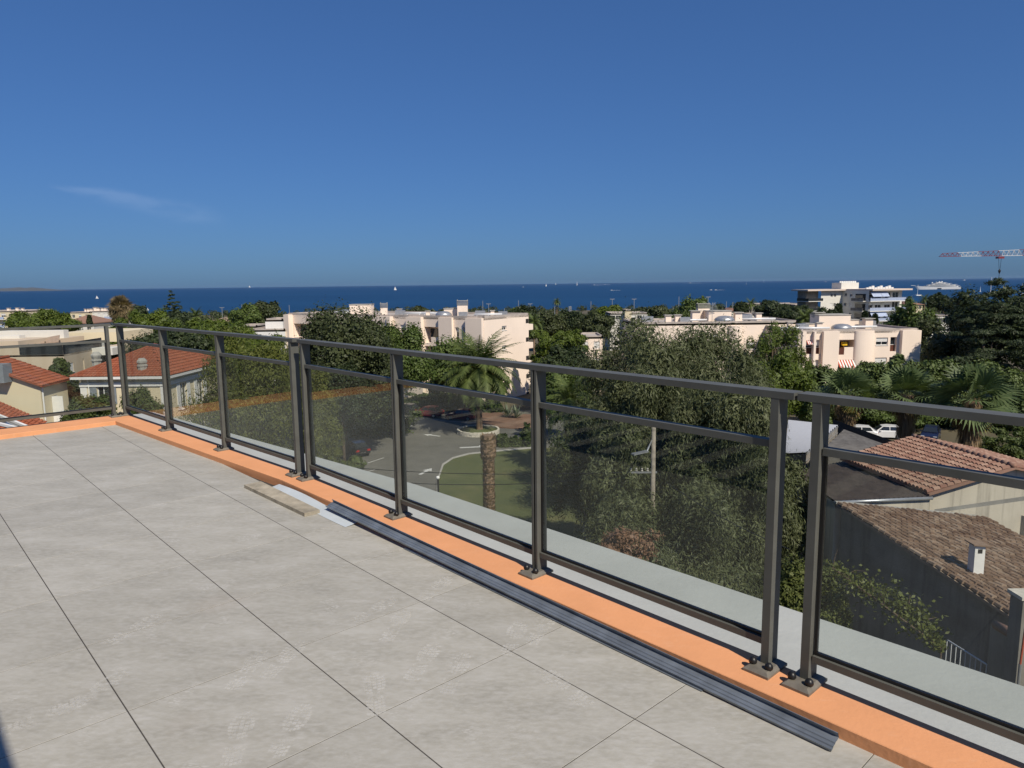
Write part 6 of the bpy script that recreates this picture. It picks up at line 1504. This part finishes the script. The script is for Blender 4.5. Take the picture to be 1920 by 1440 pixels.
far = [((958, 1012, 578, 632), 190, 'l_dark', 'round', 'dark tree right behind the pink block end wall'), ((1005, 1062, 588, 632), 200, 'l_oak', 'round', 'grey-green tree above the flat-topped tree'), ((1040, 1100, 586, 625), 210, 'l_dark', 'round', 'dark rounded tree left of the villa grove'), ((1085, 1148, 588, 632), 190, 'l_oak', 'round', 'grey-green tree left of the modern villa'), ((1120, 1172, 575, 600), 250, 'l_pine', 'umbrella', 'far umbrella pine over the modern villa'), ((1190, 1262, 577, 612), 230, 'l_oak', 'round', 'long grey-green tree right of the modern villa'), ((1262, 1335, 562, 612), 215, 'l_oakg', 'round', 'round dark tree standing out against the sea'), ((1305, 1368, 575, 612), 220, 'l_dark', 'round', 'tree joined to the right of the round dark tree'), ((1420, 1480, 566, 600), 215, 'l_cedar', 'round', 'black-green tree left of the white tower'), ((1462, 1520, 575, 605), 205, 'l_dark', 'round', 'dark tree touching the black-green one'), ((1500, 1535, 583, 620), 180, 'l_bush', 'round', 'lighter tree before the white tower balconies'), ((1530, 1572, 582, 622), 170, 'l_dark', 'round', 'dark tree at the foot of the white tower'), ((1566, 1578, 572, 600), 190, 'l_dark', 'column', 'cypress before the white tower wall'), ((1616, 1625, 585, 620), 170, 'l_cedar', 'column', 'black cypress right of the tower stairs'), ((1636, 1644, 590, 620), 170, 'l_cedar', 'column', 'second black cypress below the awnings'), ((1664, 1745, 572, 690), 140, 'l_oakg', 'round', 'big rounded green tree right of the white tower'), ((1690, 1765, 600, 720), 120, 'l_oak', 'round', 'shadowed tree between the right pink block and the cedar'), ((1742, 1782, 553, 580), 300, 'l_dark', 'round', 'shore trees under the large yacht'), ((1772, 1830, 562, 600), 260, 'l_oak', 'round', 'grey scrub trees right of the shore palms'), ((1240, 1300, 590, 615), 180, 'l_bush', 'round', 'low tree behind the eucalyptus top left of the wing'), ((620, 660, 580, 600), 300, 'l_oak', 'round', 'far tree behind the left end of the pink block'), ((770, 800, 576, 596), 260, 'l_oak', 'round', 'small far tree over the pink block roof'), ((958, 990, 578, 590), 320, 'l_pine', 'umbrella', 'flat far pine just above the pink block end'), ((240, 275, 575, 605), 200, 'l_cedar', 'round', 'dark tree behind the shaggy palm'), ((1880, 1940, 560, 600), 200, 'l_dark', 'round', 'dark tree at the right edge above the cedar'), ((1378, 1402, 568, 590), 280, 'l_dark', 'column', 'narrow dark tree by the pale shoreline house')]
for i, (bx_, Y, mt, st, lab) in enumerate(far):
    tree('cypress' if st == 'column' else 'umbrella_pine' if st == 'umbrella' else 'broad_tree', 'f', st, bx_, Y, mt, lab, 7000 if bx_[1] - bx_[0] > 40 else 2600, Y * .0034, .5, 60 + i, group=FG, limbs=3)
for i, (px, py, Y, r, lab) in enumerate([(1044, 566, 360, 2.6, 'slim distant palm against the sea right of centre'), (1408, 570, 280, 3.2, 'distant palm left of the black-green tree'), (1734, 561, 330, 3.0, 'distant shore palm left under the large yacht'), (1770, 561, 330, 3.0, 'distant shore palm right under the large yacht'), (366, 594, 165, 2.6, 'palm beside the dark round evergreen'), (1001, 605, 170, 3.0, 'pale shaggy palm behind the pink end wall'), (1510, 598, 175, 3.2, 'palm below the white tower left side')]):
    date_palm('distant_palm', W(px, py, Y), ground_z(Y), r, lab, 30 + i, 34, .22, 'l_date', 'distant palms', False)
fan_palm('shaggy_palm', W(227, 577, 140), ground_z(140), 2.9, 'shaggy palm with many dead brown fronds rising over the left railing', 5, 44, .5, None, True, 'l_dead2', elr=(86, -70))
_sp = bpy.data.objects['shaggy_palm']; rng = np.random.default_rng(8); n_ = 1500; d_ = unit(rng.normal(size=(n_, 3))); P = d_ * np.array([2.2, 2.2, 2.4]) * (rng.random(n_) ** .4)[:, None] + np.array([0, 0, -.9]); A_ = unit(d_ * .6 + np.array([0, 0, -.9]) + rng.normal(size=(n_, 3)) * .3); B_ = unit(np.cross(A_, rng.normal(size=(n_, 3)))); V, Q = kites(P, A_, B_, rng.uniform(.8, 1.5, n_), np.full(n_, .16)); _o = mesh_part(raw_mesh('dead_fronds', V, Q, None, 'l_dead2'), 'dead_fronds', _sp); _o.location = (0, 0, W(227, 577, 140).z - ground_z(140))
FP = 'fan palms above the parked cars'
fan_palm('fan_palm', W(1590, 742, 68), GZ, 3.3, 'left fan palm of three with thick brown skirt', 6, 24, .5, FP)
fan_palm('fan_palm', W(1702, 742, 66), GZ, 3.4, 'middle fan palm of three with a yellow hanging leaf', 7, 26, .5, FP)
fan_palm('fan_palm', W(1822, 752, 62), GZ, 4.0, 'right and largest fan palm of three', 8, 30, .55, FP)
PL = 'plane trees behind the fan palms'
for i, (bx_, Y, lab) in enumerate([((1480, 1580, 690, 800), 86, 'leftmost plane tree behind the left fan palm'), ((1560, 1660, 684, 800), 87, 'plane tree behind the gap between left and middle fan palms'), ((1630, 1720, 676, 800), 88, 'plane tree behind the middle fan palm'), ((1700, 1800, 680, 800), 86, 'plane tree between middle and right fan palms'), ((1775, 1890, 682, 800), 85, 'plane tree behind the right fan palm'), ((1850, 1960, 700, 810), 84, 'rightmost plane tree at the picture edge')]):
    tree('plane_tree', 'p', 'bushy', bx_, Y, 'l_plane', lab, 15000, .34, .75, 90 + i, group=PL, limbs=5)
tree('cedar_tree', 'c', 'cedar', (1715, 1985, 548, 800), 92, 'l_cedar', 'huge dark layered cedar at the right edge', 40000, .42, .25, 101, core=True)
tree('evergreen_tree', 'o', 'round', (1800, 1960, 545, 680), 98, 'l_dark', 'dark broadleaf tree rising behind the cedar', 16000, .42, .5, 102)
tree('evergreen_tree', 'o', 'round', (1735, 1850, 590, 720), 105, 'l_cedar', 'dark tree filling the left flank of the cedar', 12000, .42, .4, 103)
tree('low_hedge', 'h', 'box', (1848, 1990, 812, 880), 70, 'l_bush', 'clipped dark hedge right of the largest fan palm', 9000, .26, .5, 104, cat='hedge', limbs=0)
tree('low_hedge', 'h', 'box', (1560, 1800, 762, 802), 89, 'l_oakg', 'bright green hedge behind the parked white cars', 9000, .32, .5, 105, cat='hedge', limbs=0)
tree('low_hedge', 'h', 'box', (760, 900, 742, 776), 105, 'l_bush', 'hedge behind the dark red cars', 9000, .36, .5, 106, cat='hedge', limbs=0)
tree('low_hedge', 'h', 'bushy', (900, 942, 750, 778), 100, 'l_bush', 'dense green shrub right of the palm ring', 4000, .32, .5, 107, cat='hedge', limbs=0)
for i, (bx_, lab) in enumerate([((928, 956, 815, 846), 'clipped ball bush right of the bare palm trunk'), ((955, 978, 820, 846), 'second smaller clipped ball bush by the lawn'), ((975, 1000, 795, 850), 'leafy shrub at the lawn edge left of the central post')]):
    tree('ball_bush', 's', 'bushy', bx_, 78, 'l_bush', lab, 2600, .24, .5, 110 + i, cat='shrub', limbs=0)
tree('garden_bush', 's', 'round', (1450, 1590, 1060, 1230), 24, 'l_ivy', 'sunlit green bush at the foot of the near railing posts', 14000, .12, .45, 115, cat='shrub', limbs=3)
# agaves
for i, (px, py, lab) in enumerate([(952, 782, 'spiky agave left in the planting bed'), (968, 784, 'spiky agave right in the planting bed')]):
    c = gp(px, py, GZ + .1); t = thing('agave', lab, 'plant', c, 'agaves'); rng = np.random.default_rng(i); n_ = 46; a_ = rng.uniform(0, 6.28, n_); e_ = rng.uniform(.5, 1.4, n_); d = np.stack([np.cos(a_) * np.cos(e_), np.sin(a_) * np.cos(e_), np.sin(e_)], 1); Lb = rng.uniform(1.2, 2.2, n_)
    B_ = np.stack([-np.sin(a_), np.cos(a_), 0 * a_], 1); V, Q = kites(d * Lb[:, None] * .5, d, B_, Lb, np.full(n_, .2)); mesh_part(raw_mesh('blades', V, Q, None, 'l_agave'), 'blades', t)
# creeper trailing down the shaded wall at lower right
rng = np.random.default_rng(44); pts = [(1555, 1058), (1600, 1090), (1640, 1108), (1680, 1130), (1720, 1160), (1745, 1190), (1765, 1215)]
c = W(1660, 1120, 21); t = thing('creeper_plant', 'sunlit creeper trailing along the dark wall at lower right', 'plant', (c.x, c.y, GZ)); Ps = []
for k in range(1700):
    s = rng.random() * (len(pts) - 1); i = int(s); fr = s - i; x = pts[i][0] * (1 - fr) + pts[min(i + 1, 6)][0] * fr; y = pts[i][1] * (1 - fr) + pts[min(i + 1, 6)][1] * fr
    w_ = 5 + 15 * math.sin(math.pi * min(1, s / 6)); q = W(x + rng.normal() * w_, y + rng.normal() * w_ * .8, 23.5 - s * .55 + rng.normal() * .25); Ps.append(q - Vector((c.x, c.y, GZ)))
P = np.array([tuple(q) for q in Ps]); A_ = unit(rng.normal(size=P.shape)); B_ = unit(np.cross(A_, unit(rng.normal(size=P.shape)))); V, Q = kites(P, A_, B_, rng.uniform(.09, .19, len(P)), rng.uniform(.06, .11, len(P))); mesh_part(raw_mesh('leaves', V, Q, None, 'l_ivy'), 'leaves', t)
m = MB()
for k in range(10):
    a = W(1560 + 20 * k, 1070 + 14 * k, 23.3 - .25 * k); b = a + Vector((rnd.uniform(-.6, .8), rnd.uniform(-.3, .2), rnd.uniform(.2, 1.0))); m.tube([a, a.lerp(b, .5) + Vector((0, 0, .15)), b], [.02, .014, .005], 5)
q0, q1 = W(1555, 1060, 23.4), W(1765, 1215, 20.2); m.tube([q0, q0.lerp(q1, .5), q1, (q1.x, q1.y, GZ)], .03, 6)
m.build('stems', 'bark', t)

# wooded belt along the shore, too far off to tell the trees apart
rng = np.random.default_rng(77); cl = []
for k in range(620):
    x = rng.uniform(-620, 620); y = rng.uniform(400, 640); r = rng.uniform(1.8, 3.4); cl.append((x, y, ground_z(y) + r * .75, r * 1.1, r * 1.1, r * .95))
P, d, k = clump_points(rng, cl, 70000, .8); nr = unit(d + rng.normal(size=P.shape) * .5); ax = rng.normal(size=P.shape); A_ = unit(ax - nr * (ax * nr).sum(1, keepdims=True)); V, Q = kites(P, A_, np.cross(nr, A_), rng.uniform(.9, 1.7, len(P)), rng.uniform(.5, 1.0, len(P)))
o = bpy.data.objects.new('shoreline_wood', raw_mesh('shoreline_wood', V, Q, None, 'l_oak')); COL.objects.link(o); tag(o, 'belt of far trees along the shore below the sea', 'trees', kind='stuff')

# thin sea haze
mb = MB(); mb.box(-22000, 22000, -400, 18000, -40, 45); hz = mb.build('haze', 'earth'); hz.data.materials.clear(); hm = bpy.data.materials.new('haze_air'); hm.use_nodes = True
hn = hm.node_tree; hn.nodes.remove(hn.nodes['Principled BSDF']); pv = hn.nodes.new('ShaderNodeVolumePrincipled'); pv.inputs['Color'].default_value = (.52, .70, 1, 1); pv.inputs['Density'].default_value = 1.3e-5; pv.inputs['Anisotropy'].default_value = 0.2
hn.links.new(pv.outputs[0], hn.nodes['Material Output'].inputs['Volume']); hz.data.materials.append(hm); hz['kind'] = 'stuff'; hz['label'] = 'thin blue sea haze over the whole view'; hz['category'] = 'haze'

a, b = W(1562, 786, 66), W(1694, 834, 60); t = thing('dark_fence', 'low dark fence between the grey shed and the parked white cars', 'fence', (a.x, a.y, GZ))
for k in range(26):
    p0, p1 = a.lerp(b, k / 26), a.lerp(b, (k + .93) / 26); m = MB(); m.hexa([(p0.x, p0.y, GZ), (p1.x, p1.y, GZ), (p1.x, p1.y + .04, GZ), (p0.x, p0.y + .04, GZ), p0, p1, p1 + Vector((0, .04, 0)), p0 + Vector((0, .04, 0))]); m.build('board', 'joint', t)

# dusty boot prints on the tiles: little flat tread blocks of pale dust
def dust_mat():
    m, n, p = new_mat('pale_boot_dust'); co = coordnode(n); setin(p, Base_Color=(.78, .77, .74, 1), Roughness=.95)
    t = n.nodes.new('ShaderNodeBsdfTransparent'); mx = n.nodes.new('ShaderNodeMixShader'); n.links.new(ramp(n, noise(n, co, 14, 5, .7), [(.36, (.06, .06, .06)), (.64, (.40, .40, .40))]), mx.inputs[0])
    n.links.new(t.outputs[0], mx.inputs[1]); n.links.new(p.outputs[0], mx.inputs[2]); n.links.new(mx.outputs[0], n.nodes['Material Output'].inputs[0]); return m
M['dust'] = dust_mat(); pr = random.Random(21)
for k, (px, py, ang) in enumerate([(742, 1173, 40), (793, 1240, 35), (853, 1262, 40), (703, 1300, 60), (963, 1197, 30), (1013, 1180, 20), (817, 1103, 15), (703, 1143, 15), (90, 1339, 10), (176, 1297, 15), (465, 1256, 30), (532, 1237, 25), (544, 1369, 45), (446, 1384, 50), (1060, 1290, 70), (250, 1180, 20)]):
    c = gp(px, py, .0006); a = R(ang + 48 + pr.uniform(-10, 10)); d = Vector((math.cos(a), math.sin(a), 0)); n2 = Vector((-d.y, d.x, 0)); m = MB()
    for i in range(15):
        x = -.14 + i * .02
        hw = .034 if x < -.06 else .030 if x < 0 else .045 * math.sqrt(max(.05, 1 - ((x - .06) / .085) ** 2))
        if -.05 < x < -.01 and pr.random() < .8: continue
        for j in range(5):
            y = (j - 2) / 2.5
            if pr.random() < .18: continue
            q = c + d * (x + abs(y) * .012) + n2 * (y * hw); w_, l_ = hw * .165, .0072; sk = .006 * (1 if y > 0 else -1)
            o = len(m.v); m.v += [tuple(q + d * (-l_) + n2 * (-w_)), tuple(q + d * (l_) + n2 * (-w_ + sk * .3)), tuple(q + d * (l_) + n2 * (w_ + sk * .3)), tuple(q + d * (-l_) + n2 * w_)]; m.f.append((o, o + 1, o + 2, o + 3))
    m.build('boot_print', 'dust', floor)
